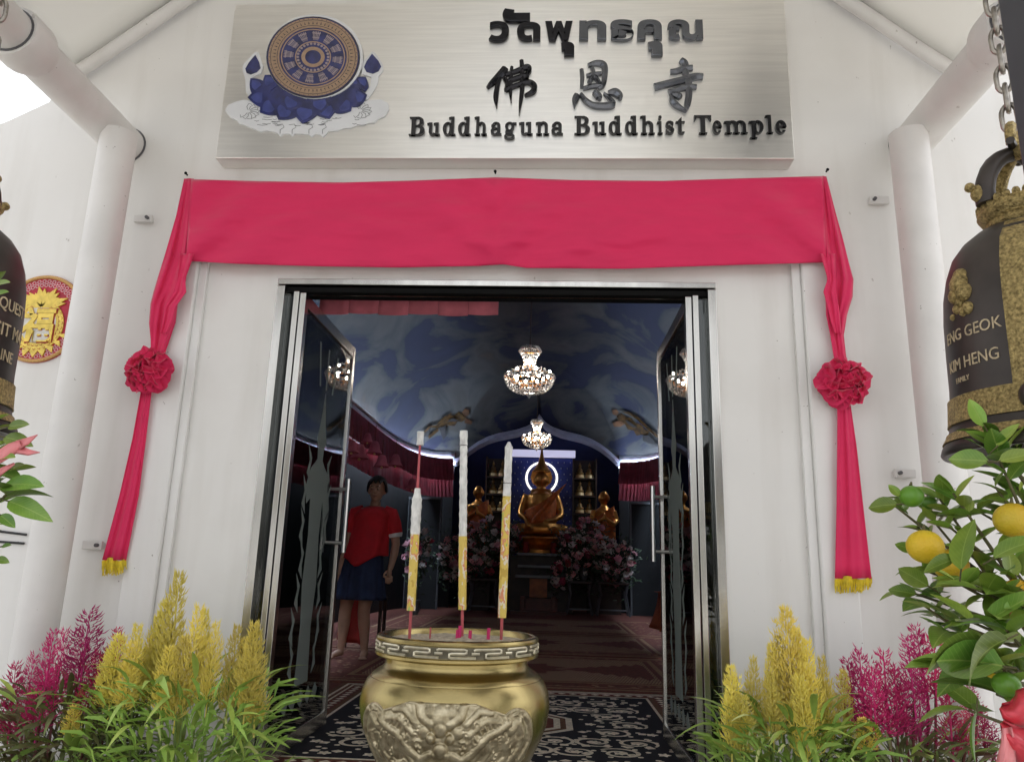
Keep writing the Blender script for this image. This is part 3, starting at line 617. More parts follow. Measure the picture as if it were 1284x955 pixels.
def ellp(f, n=44, a0=0, a1=2*pi): return [(wc[0]+wrx*f*cos(a0+(a1-a0)*k/n), wc[1]+wry*f*sin(a0+(a1-a0)*k/n)) for k in range(n if a1-a0 > 6.2 else n+1)]
px_poly([(x+1.5, y-1.0) for x, y in ellp(1.035)], .009, .0155, 'wheel_backing', M_embwhite)
px_poly(ellp(1.0), .0156, .0175, 'wheel_outline', M_embline)
px_poly(ellp(.975), .0176, .0190, 'wheel_disc', M_embblue)
def ring(mb, f0, f1, d0, d1, n=44):
    a = ellp(f0, n); b = ellp(f1, n)
    for k in range(n):
        splate([a[k], a[(k+1) % n], b[(k+1) % n], b[k]], d0, d1, mb)
    return mb
for f0, f1, n_ in ((.72,.955,44), (.66,.685,44), (.17,.25,30), (.36,.385,36)): ring(MB(), f0, f1, .0188, .0196, n_).build('wheel_ring', M_emborange, emb)
rl = MB(); ring(rl, .90, .912, .0197, .0201); ring(rl, .76, .772, .0197, .0201)
for k in range(60):
    a = 2*pi*k/60
    for (f0, f1, h) in ((.80, .875, .018), (.925, .945, .014)):
        pp = [(wc[0]+wrx*f*cos(a+da), wc[1]+wry*f*sin(a+da)) for f, da in ((f0,-h),(f1,0),(f0,h))]; splate(pp, .0197, .0201, rl)
tag(rl.build('wheel_engraving', M_embline, emb), kind='stuff')
sp = MB()
for k in range(12):
    a = 2*pi*k/12+.13
    for off in (-.12, -.06, 0, .06, .12):
        pp = [(wc[0]+wrx*f*cos(a+da), wc[1]+wry*f*sin(a+da)) for f, da in ((.42,off*.9-.014),(.63,off-.014),(.63,off+.014),(.42,off*.9+.014))]; splate(pp, .0191, .0196, sp)
    for f in (.47, .58):
        pp = [(wc[0]+wrx*g*cos(a+da), wc[1]+wry*g*sin(a+da)) for g, da in ((f,-.15),(f+.025,-.15),(f+.025,.15),(f,.15))]; splate(pp, .0191, .0198, sp)
for k in range(26):
    a = 2*pi*k/26; pp = [(wc[0]+wrx*(.325*cos(a)+.03*cos(b)), wc[1]+wry*(.325*sin(a)+.03*sin(b))) for b in [2*pi*q/7 for q in range(7)]]; splate(pp, .0191, .0197, sp)
tag(sp.build('wheel_spoke', mat('emblem_spoke', (.32, .26, .27), .45), emb), kind='stuff')
cl = MB(); random.seed(11)                                    # cloud line work
def sline(pts, d=.0086, h=.35, mb=cl):
    q = [SV(x, y, d) for x, y in pts]; mb.tube(q, .0011, 4)
for cxx, cyy, dr in ((312,141,1),(452,140,-1)):
    for k in range(9):
        a = RAD(-100+k*27)*dr; x, y = cxx+3*cos(a), cyy+2*sin(a)
        sline([(x,y),(x+7*cos(a),y+4*sin(a)),(x+12*cos(a+.3),y+8*sin(a+.3)),(x+9*cos(a+.8),y+10*sin(a+.8)*.8)])
for k in range(26):
    x = 318+random.random()*130; y = 150+random.random()*11-abs(x-383)*.05; l = 5+random.random()*8; sline([(x,y),(x+l*.5,y+.8),(x+l,y)])
for x in (352,367,388,405): sline([(x-4,158),(x+3,157),(x+5,161),(x,164),(x,169)])
tag(cl.build('cloud_line', M_embline, emb), kind='stuff')
# ------------------------------------------------------------------ crimson banner
bn = thing('cloth_banner', 'crimson cloth swag draped over the doorway with two rosettes and fringed tails', 'banner', (0,0,0))
top = [(240,225),(330,227.5),(430,229),(520,226.5),(622,222.5),(720,226),(830,227),(940,223.5),(1032,221)]
bot = [(233,327),(300,331),(400,334),(500,335.5),(600,333.5),(632,331.5),(660,336),(780,337),(900,333),(1036,329)]
def lerp_pts(P, x):
    for (x0, y0), (x1, y1) in zip(P, P[1:]):
        if x <= x1: return y0+(y1-y0)*(x-x0)/(x1-x0)
    return P[-1][1]
rings = []
for i in range(221):
    t = i/220; xt = 240+792*t; xb = 233+803*t; yt = lerp_pts(top, xt); yb = lerp_pts(bot, xb); row = []
    for j in range(31):
        v = j/30; px, py = xt+(xb-xt)*v, yt+(yb-yt)*v
        pull = sum(math.exp(-((xt-c)/90)**2)*sin((v*2.6+abs(xt-c)/48)*3.6)*.015 for c in (240, 622, 1032))
        d = .060+.010*sin(v*pi)+pull+.010*NZ.noise(V((px/75, py/30, .3)))*v+.004*NZ.noise(V((px/40, py/9, 5)))+.020*abs(NZ.noise(V((px/170+py/60, py/24, 8))))+.012*abs(NZ.noise(V((px/60-py/40, py/22+px/200, 3))))
        d = max(.054 if v > .05 else .046, d); d += .012*v
        row.append(at(px, py, -d))
    rings.append(row)
def cloth(o, th=.002):
    md = o.modifiers.new('thick', 'SOLIDIFY'); md.thickness = th; md.offset = 0; return o
cloth(MB().loft(rings, cap=False, closed=False).build('swag', M_cloth, bn, smooth=True, auto=180, fix=False))
def strip(rows, d0, amp, nf, ph, nw=26, ns=5):                # rows: (y, xl, xr, depth); gathered folds across
    R = []
    for (ya, la, ra, da), (yb, lb, rb, db) in zip(rows, rows[1:]):
        for k in range(ns):
            t = k/ns; t2 = t*t*(3-2*t); R.append((ya+(yb-ya)*t, la+(lb-la)*t, ra+(rb-ra)*t, da+(db-da)*t2))
    R.append(rows[-1]); out = []
    for i, (y, l, r, d) in enumerate(R):
        row = []
        for k in range(nw):
            u = k/(nw-1); a = amp*min(1, (r-l)/26)*min(1, .25+i/10 if rows[0][0] < 300 else 1)
            row.append(at(l+(r-l)*u, y+1.5*sin(u*9+i*.3)*(.2), -(d+a*sin(u*2*pi*nf+ph+.25*sin(i*.4))+a*.5*sin(u*2*pi*nf*2.3+1+i*.2))))
        out.append(row)
    return out
TAILS = [([(224,231,243,.050),(270,221,241,.056),(322,206,239,.066),(345,199,234,.085),(365,193,231,.085),(380,189,223,.08),(405,187,220,.075),(425,189,213,.07),(447,189,205,.075)],
          [(482,178,191,.07),(550,166,183,.065),(620,150,174,.06),(702,128,158,.055)], (189,466)),
         ([(221,1027,1036,.050),(260,1028,1046,.056),(300,1029,1057,.066),(328,1035,1064,.085),(350,1037,1070,.09),(372,1035,1069,.085),(395,1036,1062,.08),(420,1041,1058,.07),(456,1047,1062,.075)],
          [(503,1050,1066,.07),(560,1050,1074,.065),(640,1049,1083,.06),(725,1047,1093,.055)], (1056,480))]
random.seed(5)
petm = []
for q in range(4):                                            # crinkled petal-like folds of the rosettes
    mb = MB(); rr = []
    for i in range(6):
        r = i/5; rr.append([(.050*r*cos(a)*1.2, .050*r*sin(a), .030*r*r*(1-.5*r)+.011*r*r*sin(a*2+q*1.3)+.006*r*r*sin(a*5+q)) for a in [2*pi*k/20 for k in range(20)]])
    mb.loft(rr, cap=False); petm.append(mb.mesh('fold', M_cloth, True, fix=False))
for up, lo, (cx, cy) in TAILS:
    tl = cloth(MB().loft(strip(up, .05, .009, 1.6, .4), cap=False, closed=False).build('tail', M_cloth, bn, smooth=True, auto=180, fix=False))
    t2 = cloth(MB().loft(strip(lo, .05, .006, 1.6, 1.9), cap=False, closed=False).build('tail', M_cloth, bn, smooth=True, auto=180, fix=False))
    fm = MB(); (ya, l, r, d) = lo[-1]
    sg_ = 1 if cx < 600 else -1; e0 = [(318,-14,4,.09),(334,-12,2,.105),(350,-11,-1,.10),(366,-13,3,.108),(384,-16,-2,.10),(402,-16,-4,.095),(418,-14,-6,.085)]
    def inner(y): 
        for (y0_,l0,r0,_a),(y1_,l1,r1,_b) in zip(up, up[1:]):
            if y <= y1_: f = (y-y0_)/(y1_-y0_); return (r0+(r1-r0)*f) if sg_ > 0 else (l0+(l1-l0)*f)
    hm = [(y, min(inner(y)+sg_*p_, inner(y)+sg_*q_), max(inner(y)+sg_*p_, inner(y)+sg_*q_), dd_) for y, p_, q_, dd_ in e0]
    cloth(MB().loft(strip(hm, .05, .008, 1.1, 2.2), cap=False, closed=False).build('hem_fold', M_cloth, tl, smooth=True, auto=180, fix=False))
    for k in range(46):
        u = (k+.5)/46; x = l+(r-l)*u; yy = ya+2.2*sin(u*2*pi*1.3+2)-1; L = 15+random.random()*4+3*sin(u*5)
        dd = d+.008*sin(u*2*pi*2.6+1.9); a = at(x, yy, -dd-.001); b = at(x+random.uniform(-1,1), yy+L*.55, -dd-random.random()*.008); c = at(x+random.uniform(-2.4,2.4), yy+L, -dd-random.random()*.012)
        fm.tube([a, b, c], [.0030, .0028, .0016], 4)
    fm.build('fringe', M_fringe, t2)
    c = at(cx, cy, -.085); ro = MB().ell(c, (.062,.045,.058), 16, 10).build('rosette', M_cloth, bn, smooth=True)
    for k in range(34):
        th_ = random.random()*2*pi; rho = math.sqrt((k+.5)/34); dx, dz = rho*cos(th_*1+k*2.4), rho*sin(th_+k*2.4)
        th_ = k*2.39996; dx, dz = rho*cos(th_), rho*sin(th_)
        n = V((dx*1.0, -(1.15-rho*.65), dz*1.0)).normalized(); p = c+V((dx*.074, -.042*math.sqrt(max(0,1-rho*rho*.8)), dz*.068))
        rot = (n.to_track_quat('Z', 'Y') @ Matrix.Rotation(random.random()*6.28, 3, 'Z').to_quaternion()).to_euler()
        s_ = random.uniform(.75, 1.05); link('fold', petm[k % 4], ro, p, rot, (s_, s_, s_*1.15))
for px, py in ((240,224),(622,222),(1032,220)):
    p = at(px, py, 0); MB().tube([(p.x, -.040, p.z-.004), (p.x, -.056, p.z-.003)], .004, 8).tube([(p.x, -.0562, p.z-.003), (p.x, -.060, p.z-.003)], .007, 8).build('nail', M_dark, bn)

# ------------------------------------------------------------------ pineapple medallions with the luck character
fu = glyphs(['福'], offset=.028, extrude=.05, res=4)[0]
def medallion(cx, cz, label):
    md = thing('wall_medallion', label, 'wall decoration', (cx, -.002, cz), group='round pineapple medallions on the white wall')
    R = .205
    back = MB(); back.prism([(R*cos(a), R*1.03*sin(a)) for a in [2*pi*k/56 for k in range(56)]], -.006, 0); back.build('backing', M_medred, md)
    fl = MB(); random.seed(2)
    for k in range(46):
        a = 2*pi*k/46
        for rr, q in ((.176, 0), (.158, .5)):
            b = a+q*2*pi/46; c = (rr*cos(b), rr*1.03*sin(b))
            fl.tube([(c[0]+.008*cos(t), -.0065, c[1]+.008*sin(t)) for t in [2*pi*i/9 for i in range(9)]], .0021, 4, closed=True)
    fl.build('filigree', M_medpale, md)
    MB().tube([(.196*cos(a), -.008, .196*1.03*sin(a)) for a in [2*pi*k/64 for k in range(64)]], .0085, 8, closed=True).build('rope_rim', M_medrim, md, smooth=True)
    pa = MB(); n = 40                                         # fruit body ring with scales
    fo = [(.118*cos(2*pi*k/n), -.035+.122*sin(2*pi*k/n)) for k in range(n)]
    pa.prism(fo, -.012, -.0062); fr_ = pa.build('pineapple', M_medgold, md, bevel=.001)
    wi = MB(); wi.prism([(.082*cos(2*pi*k/n), -.03+.088*sin(2*pi*k/n)) for k in range(n)], -.0128, -.0121); wi.build('window_field', M_white, fr_)
    scm = MB()
    for k in range(30):
        for rr in (.093, .109):
            a = 2*pi*(k+(.5 if rr > .1 else 0))/30; x, z = rr*cos(a), -.033+rr*1.03*sin(a)
            scm.tube([(x-.007*sin(a), -.0125, z+.007*cos(a)), (x+.006*cos(a), -.0135, z+.006*sin(a)), (x+.007*sin(a), -.0125, z-.007*cos(a))], .0011, 4)
    scm.build('scale_line', M_medred, fr_)
    for k in range(13):
        a = RAD(12+156*k/12); L = .115+.02*sin(k*2.1); c = (0, .055); tip = (c[0]+L*cos(a), c[1]+L*.78*sin(a)); w_ = .017
        mid = (c[0]+L*.55*cos(a), c[1]+L*.45*sin(a)); nx, nz = -sin(a)*w_, cos(a)*w_
        q = [(c[0]-nx*.4, c[1]-nz*.4), (mid[0]-nx, mid[1]-nz), tip, (mid[0]+nx, mid[1]+nz), (c[0]+nx*.4, c[1]+nz*.4)]
        pr = MB(); pr.prism(q, -.0135-.0004*(k % 3), -.0062); pr.build('crown_leaf', M_medgold, fr_, bevel=.0015)
    for k in range(9):
        a = RAD(200+140*k/8); c = (.118*cos(a), -.035+.122*sin(a)); tip = (c[0]*1.28, c[1]*1.12-.012)
        MB().prism([(c[0]-.02, c[1]), tip, (c[0]+.02, c[1]+.004)], -.0138-.0003*(k % 2), -.0062).build('base_leaf', M_medgold, fr_, bevel=.0012)
    gm = fit_glyph(fu.copy(), -.075, .078, -.115, .052, -.020, -.0122, M_medgold); ch = link('character', gm, fr_); 
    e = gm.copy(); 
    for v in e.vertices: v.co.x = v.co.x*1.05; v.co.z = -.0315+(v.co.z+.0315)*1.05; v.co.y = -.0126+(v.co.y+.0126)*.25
    e.materials.clear(); e.materials.append(M_medred); link('character_edge', e, fr_)  # thin red copy, slightly larger, edging the gold character
p = at(52, 400, 0); medallion(p.x, p.z, 'round red and gold pineapple medallion between left bell and left column')
p = at(1243, 392, 0); medallion(p.x, p.z, 'round red and gold medallion almost hidden behind the right bell')

# ------------------------------------------------------------------ bells
def bell(cx, cy, zb, lab, texts, band_a, motif_a, boss_a):
    bl = thing('temple_bell', lab, 'bell', (cx, cy, zb), group='pair of hanging bronze temple bells')
    prof = [(.222,0),(.226,.006),(.222,.020),(.208,.045),(.200,.075),(.197,.11),(.194,.16),(.193,.24),(.191,.32),(.186,.38),(.176,.43),(.160,.475),(.138,.505),(.110,.528),(.085,.538),(.0,.540)]
    inn = [(.0,.50),(.12,.49),(.165,.42),(.18,.30),(.185,.12),(.20,.03),(.214,0)]
    MB().lathe(inn[::1]+prof, 56, cap=False).build('body', M_bell, bl, smooth=True, auto=50)
    def rad(z):
        for (r0, z0), (r1, z1) in zip(prof, prof[1:]):
            if z0 <= z <= z1 and z1 > z0: return r0+(r1-r0)*(z-z0)/(z1-z0)
        return .1
    def band(z0, z1, d, nm, a0=0, a1=2*pi, n=56):
        pr = [(rad(z0)-.002, z0)]+[(rad(z0+(z1-z0)*k/8)+d, z0+(z1-z0)*k/8) for k in range(9)]+[(rad(z1)-.002, z1)]
        MB().lathe(pr, n, cap=False, a0=a0, a1=a1).build(nm, M_gold, bl, smooth=True, auto=50)
    band(.070, .130, .005, 'lower_band'); band(.030, .050, .004, 'lip_band')
    for q in range(2):
        a = RAD(band_a+180*q); band(.1305, .52, .0045, 'vertical_band', a-.20, a+.20, 10)
        MB().ell((.198*cos(a), .200*sin(a), .100), (.034,.034,.034), 14, 10).build('striking_boss', M_bell, bl, smooth=True)
    MB().lathe([(.0,.540),(.074,.541),(.080,.548),(.078,.560),(.088,.566),(.096,.580),(.092,.598),(.080,.603),(.0,.604)], 40, cap=False).build('crown_ring', M_gold, bl, smooth=True, auto=40)
    cr = MB()
    for k in range(28):
        a = 2*pi*k/28; cr.ell((.088*cos(a), .088*sin(a), .600), (.010,.010,.014), 6, 5)
    cr.build('crown_beading', M_gold, bl, smooth=True)
    for q in range(2):
        a = RAD(band_a+45+90*q); ax = V((cos(a), sin(a), 0)); pts = [ax*(.088*cos(t)*(1.05 if 0 < t < pi else 1))+V((0,0,.600+.135*sin(t))) for t in [pi*k/14 for k in range(15)]]
        MB().tube(pts, [.017+.006*abs(cos(pi*k/14)) for k in range(15)], 10).build('hanging_loop', M_bell if q else M_gold, bl, smooth=True)
        for s in (-1, 1):
            c = ax*(s*.108)+V((0,0,.625)); MB().ell(c, (.016,.016,.022), 8, 6).ell(c+ax*(s*.018)+V((0,0,.014)), (.012,.012,.012), 8, 6).build('dragon_head', M_gold, bl, smooth=True)
    # raised tree motif
    a0 = RAD(motif_a)
    def sp_(u, z, d): r = rad(z)+d; a = a0+u/.19; return V((r*cos(a), r*sin(a), z))
    mt = MB()
    for u, z, rr in ((0,.385,.026),(-.014,.362,.020),(.014,.362,.022),(0,.405,.020),(-.012,.330,.012),(.022,.322,.015),(.008,.318,.012),(0,.342,.012),(-.030,.316,.008)):
        mt.ell(sp_(u, z, 0), (rr*.9, rr*.9, rr), 10, 7)
    mt.build('tree_motif', M_gold, bl, smooth=True)
    # painted inscriptions, wrapped on the wall of the bell
    for body, a_c, z, h in texts:
        me = glyphs([body], offset=0, extrude=.012, res=3)[0]; xs_ = [v.co.x for v in me.vertices]; mid = (min(xs_)+max(xs_))/2
        for v in me.vertices:
            zz = z+v.co.y*h; r = rad(zz)+.0006+.0016*(v.co.z/.012+1)/2*.9; a = RAD(a_c)+(v.co.x-mid)*h*.86/.192; v.co = (r*cos(a), r*sin(a), zz)
        me.materials.clear(); me.materials.append(M_goldp); link('inscription', me, bl)
    # shackle and chain
    chn = thing('bell_chain', lab.split(' bronze')[0].replace('dark', 'steel link').strip()+' chain above the '+('right' if cx > 0 else 'left')+' bell', 'chain', (cx, cy, zb), group='chains holding the temple bells')
    chn['label'] = 'rusty steel chain and shackle holding up the '+('right' if cx > 0 else 'left')+' bell'
    a = RAD(band_a)
    MB().tube([(cos(a)*.035*cos(t), sin(a)*.035*cos(t), .765+.045*sin(t)) for t in [pi*k/10-.35 for k in range(0, 12)]], .0125, 8).build('shackle', M_gold, chn, smooth=True)
    MB().tube([(cos(a)*-.055, sin(a)*-.055, .748), (cos(a)*.055, sin(a)*.055, .748)], .010, 8).ell((cos(a)*-.06, sin(a)*-.06, .748), (.016,.016,.016), 8, 6).build('shackle_pin', M_bell, chn, smooth=True)
    lk = []
    for q in range(2):
        c, s = (cos(a), sin(a)) if q else (-sin(a), cos(a)); pts = []
        for k in range(16):
            t = 2*pi*k/16; x = .0165*cos(t); z = .027*sin(t)+(.010 if sin(t) > 0 else -.010); pts.append((c*x, s*x, z))
        lk.append(MB().tube(pts, .0062, 7, closed=True).mesh('link', M_chain, True))
    for k in range(24): link('link', lk[k % 2], chn, (0,0,.835+k*.0555))
    return bl
TB = [('ENG GEOK', 193, .258, .038), ('KIM HENG', 191, .190, .038), ('FAMILY', 184, .160, .017)]
bell(1.385, -1.5, 1.118, 'dark bronze temple bell with gold bands hanging at the right before the wall', TB, 231, 189, 240)
bell(-1.27, -1.5, 1.125, 'dark bronze bell cut off by the left edge of the photo', [('REQUEST', 362, .300, .042), ('VISIT MA', 364, .235, .046), ('LINE', 366, .175, .040)], 300, 100, 300)
for s, cx in ((1, 1.385), (-1, -1.27)):
    st = thing('bell_stand', 'dark grey square steel post frame carrying the '+('right' if s > 0 else 'left')+' bell', 'bell stand', (0,0,0), group='grey steel bell stands')
    xa = (1.072, 1.142) if s > 0 else (-1.04, -.97)
    MB().box(xa[0], xa[1], -2.06, -1.99, -.449, 3.2).build('post', M_post, st, bevel=.004)
    xb = (cx+s*.42, cx+s*.49); a, b = sorted(xb); MB().box(a, b, -2.06, -1.99, -.449, 3.2).build('post', M_post, st, bevel=.004)
    a, b = sorted((xa[0] if s > 0 else xa[1], xb[1])); MB().box(a, b, -2.06, -1.99, 3.201, 3.27).build('cross_beam', M_post, st, bevel=.004)
    MB().box(cx-.03, cx+.03, -2.05, -1.45, 3.272, 3.34).build('hanging_beam', M_post, st, bevel=.004)
    MB().tube([(cx, -1.5, 1.12+.835+23*.0555+.03), (cx, -1.5, 3.28)], .010, 8).build('hook', M_chain, st)

# ------------------------------------------------------------------ incense burner
BX, BY = .032, -1.13
ib = thing('incense_burner', 'round brass incense burner with dragon relief and key pattern rim before the door', 'incense burner', (BX, BY, 0))
prof = [(.10,.27),(.15,.30),(.172,.335),(.197,.372),(.219,.415),(.236,.455),(.2430,.495),(.2425,.515),(.238,.537),(.229,.557),(.2215,.5665),(.219,.567),(.2175,.5705),(.206,.580),(.193,.587),(.1865,.594),(.184,.602),(.1845,.612),(.200,.6175)]
MB().lathe(prof, 96, cap=True).build('bowl', M_brass, ib, smooth=True, auto=35)
rimp = [(.185,.6165),(.208,.617),(.2115,.620),(.2115,.626),(.2085,.628),(.2085,.655),(.2115,.657),(.2120,.661),(.209,.666),(.202,.669),(.194,.668),(.189,.662),(.187,.640),(.185,.6165)]
rim = MB().lathe(rimp, 96, cap=False).build('rim', M_brass, ib, smooth=True, auto=35)
pat = MB().lathe([(.2087,.6285),(.2091,.6545)], 96, cap=False).build('rim_ground', M_patina, rim, smooth=True)
ke = MB(); NU = 15
for k in range(NU):
    def K(u, v): a = 2*pi*(k+u)/NU; return V((.2102*cos(a), .2102*sin(a), .6285+.026*v))
    for path in ([(.0,.86),(.70,.86),(.76,.80),(.76,.58),(.70,.52),(.36,.52),(.30,.46),(.30,.22),(.36,.15),(1.02,.15)], [(-.10,.52),(.12,.52)], [(.02,.86),(-.04,.78)]):
        ke.tube([K(*q) for q in path], .0034, 6, flat=1)
ke.build('key_pattern', M_relief2, rim, smooth=True)
ash = MB(); rr = []
for i in range(10):
    r = .188*i/9; rr.append([(r*cos(2*pi*k/40), r*sin(2*pi*k/40), .653+.008*NZ.noise(V((r*cos(2*pi*k/40)*30, r*sin(2*pi*k/40)*30, 0)))*(1 if i < 9 else 0)+.006*(1-i/9)) for k in range(40)])
ash.loft(rr, cap=False).build('ash_bed', M_ash, ib, smooth=True, auto=180)
# dragon relief: height field over the front of the bowl
def seglist():
    L = []
    def crv(pts, w, h):
        for a, b in zip(pts, pts[1:]): L.append((a, b, w, h))
    for s in (-1, 1):
        crv([(s*.10,.40),(s*.20,.34),(s*.30,.42),(s*.42,.60),(s*.55,.66),(s*.62,.72)], .030, 1.0)         # whiskers
        crv([(s*.08,.72),(s*.17,.80),(s*.20,.92)], .035, 1.0)                                              # horns
        crv([(s*.22,.72),(s*.34,.86),(s*.44,.84)], .028, .8); crv([(s*.26,.62),(s*.40,.76),(s*.52,.74)], .026, .7)
        crv([(s*.24,.18),(s*.40,.28),(s*.55,.24),(s*.66,.36),(s*.62,.50)], .028, .8)
        crv([(s*.34,.12),(s*.46,.18),(s*.60,.12),(s*.72,.20)], .026, .7); crv([(s*.30,.30),(s*.38,.46)], .022, .6)
        crv([(s*.70,.30),(s*.80,.42),(s*.80,.60),(s*.73,.72),(s*.66,.64)], .035, .9)
        crv([(s*.88,.30),(s*.94,.48),(s*.90,.66),(s*.82,.78)], .026, .7)
        crv([(s*.10,.12),(s*.20,.08),(s*.30,.02)], .025, .7)
        for k in range(5): crv([(s*(.30+.07*k),.50+.02*k),(s*(.33+.07*k),.40+.02*k)], .016, .5)
    rs = random.Random(77)
    for q in range(46):
        cu_, cv, r0 = rs.uniform(.16,.90), rs.uniform(.06,.86), rs.uniform(.03,.055); a0 = rs.random()*6; h_ = rs.choice((-1,1))
        sp0 = [(cu_+r0*.8*(1-.13*k)*cos(a0+h_*k*.85), cv+r0*1.1*(1-.13*k)*sin(a0+h_*k*.85)) for k in range(7)]
        for s in (-1, 1): crv([(s*x, y) for x, y in sp0], .009, .62)
    for s in (-1, 1):
        for k in range(16): t = k/15; x = .30+.62*t; y = .52+.22*sin(t*5+.4); crv([(s*x,y),(s*(x+.022),y-.05)], .011, .7)
    crv([(-.22,.30),(-.12,.24),(0,.22),(.12,.24),(.22,.30)], .030, 1.0); crv([(-.15,.18),(0,.15),(.15,.18)], .028, .7)
    return L
SEG = seglist()
def relief(u, v):
    au = abs(u); m = max(min(.95-v-.42*max(0, au-.30), (.76-au)*1.1, v+.03), (1-math.hypot((au-.71)/.28, (v-.45)/.44))*.30)
    if m <= 0: return -.006
    edge = min(1, m/.03); h = .16+.08*NZ.noise(V((u*13, v*8, 3)))+.08*sin(10*NZ.noise(V((u*5, v*4, 9)))*3)
    if m < .05: h = max(h, .6*(1-abs(m-.02)/.03))
    for a, b, w_, hh in SEG:
        if abs(u-a[0]) > .3 and abs(u-b[0]) > .3: continue
        dx, dy = (b[0]-a[0])*1.35, (b[1]-a[1]); px, py = (u-a[0])*1.35, v-a[1]; l2 = dx*dx+dy*dy
        t = max(0, min(1, (px*dx+py*dy)/l2)); d = math.hypot(px-t*dx, py-t*dy)
        if d < w_*1.6: h = max(h, hh*math.sqrt(max(0, 1-(d/(w_*1.6))**2)))
    for cu_, cv, r, hh in ((-.085,.58,.058,1.5),(.085,.58,.058,1.5),(0,.44,.10,1.7),(-.05,.40,.05,1.6),(.05,.40,.05,1.6),(0,.80,.13,1.1),(-.09,.84,.08,1.0),(.09,.84,.08,1.0),(0,.68,.09,1.2),(-.15,.64,.07,1.0),(.15,.64,.07,1.0)):
        d = math.hypot((u-cu_)*1.35, v-cv)
        if d < r: h = max(h, hh*math.sqrt(1-(d/r)**2))
    return -.006+.006*edge+.0088*h*edge
def brad(z):
    for (r0, z0), (r1, z1) in zip(prof, prof[1:]):
        if z0 <= z <= z1 and z1 > z0: return r0+(r1-r0)*(z-z0)/(z1-z0)
    return .2
rows = []
for i in range(111):
    v = i/110; z = .338+.214*v; row = []
    for k in range(251):
        u = -1.02+2.04*k/250; a = RAD(269+62*u); r = brad(z)+relief(u, v); row.append((r*cos(a), r*sin(a), z))
    rows.append(row)
MB().loft(rows, cap=False, closed=False).build('dragon_relief', M_relief, ib, smooth=True, auto=180, fix=False)
for k in range(3):
    a = RAD(-90+120*k+60); MB().tube([(.14*cos(a), .14*sin(a), .33), (.165*cos(a), .165*sin(a), .25), (.15*cos(a), .15*sin(a), .18), (.165*cos(a), .165*sin(a), .1305)], [.03,.045,.03,.04], 14).build('leg', M_brass, ib, smooth=True)
pd = thing('stone_pedestal', 'grey stone pedestal under the brass incense burner', 'pedestal', (BX, BY, -.45))
MB().lathe([(.30,.001),(.30,.08),(.22,.10),(.20,.3),(.24,.46),(.27,.50),(.27,.578)], 40).build('pedestal_body', M_ground, pd, smooth=True, auto=30)
# big incense sticks; each pair gives (photo y, half width px)
def bigstick(lab, xt, xb, segs, y):
    t = thing('incense_stick', lab, 'incense stick', (0,0,0), group='tall wrapped incense sticks in the burner')
    y0, y1 = segs[0][0], segs[-1][1]
    def X(py): return xt+(xb-xt)*(py-541)/(797-541)
    for a, b, ra, rb, nm, m in segs:
        n = max(2, int(abs(b-a)/5)); pts = [at(X(a+(b-a)*k/n), a+(b-a)*k/n, y) for k in range(n+1)]
        wob = .07 if m is M_paper else .03
        MB().tube(pts, [((ra+(rb-ra)*k/n)*(1+wob*sin(k*2.3+a))+.01)*.00222 for k in range(n+1)], 14).build(nm, m, t, smooth=True)
    return t
b1 = bigstick('left incense stick, bare near its top with white cap and printed sleeve', 527.5, 513.5, [(541,558,4.2,4.2,'paper_cap',M_paper),(558,616,1.4,1.6,'stick',M_stick),(612,625,3.4,5.4,'torn_wrapper',M_paper),(625,671,6.2,5.6,'wrapper',M_paper),(669,765,5.4,5.0,'printed_sleeve',M_sleeve),(765,803,1.8,1.6,'stick_end',M_stick)], -1.15)
b2 = bigstick('middle incense stick, longest white wrapper above yellow printed sleeve', 581.5, 579.5, [(540,558,5.0,5.0,'paper_cap',M_paper),(559,674,4.7,4.9,'wrapper',M_paper),(672,764,5.2,4.8,'printed_sleeve',M_sleeve),(764,803,1.9,1.7,'stick_end',M_stick)], -1.10)
b3 = bigstick('right incense stick, pointed white tip above yellow printed sleeve', 638.8, 628.5, [(554,560,1.5,4.6,'paper_tip',M_paper),(560,605,4.8,4.8,'wrapper',M_paper),(606,624,5.0,5.0,'wrapper',M_paper),(622,774,5.2,5.2,'printed_sleeve',M_sleeve),(774,805,1.9,1.7,'stick_end',M_stick)], -1.10)
random.seed(21)
for px, py, h, m, lab in ((540,795,9,M_stick,'thin red incense stub left of middle in the ash'),(577,796,12,M_pinkst,'short pink incense bundle stub beside the middle stick'),(574,797,8,M_pinkst,'tiny pink stub left of the pink bundle'),(613,797,10,M_pinkst,'short pink incense stub between middle and right sticks'),(590,795,5,M_pinkst,'tiny pink incense stub in the middle of the ash')):
    a = at(px, py-h, -1.13); q = at(px-1, py+6, -1.13)
    o = MB().tube([q, a], .0022 if h < 10 and m is M_stick else .0045, 7).build('incense_stub', m); tag(o, lab, 'incense stub', 'burnt incense stubs in the ash')
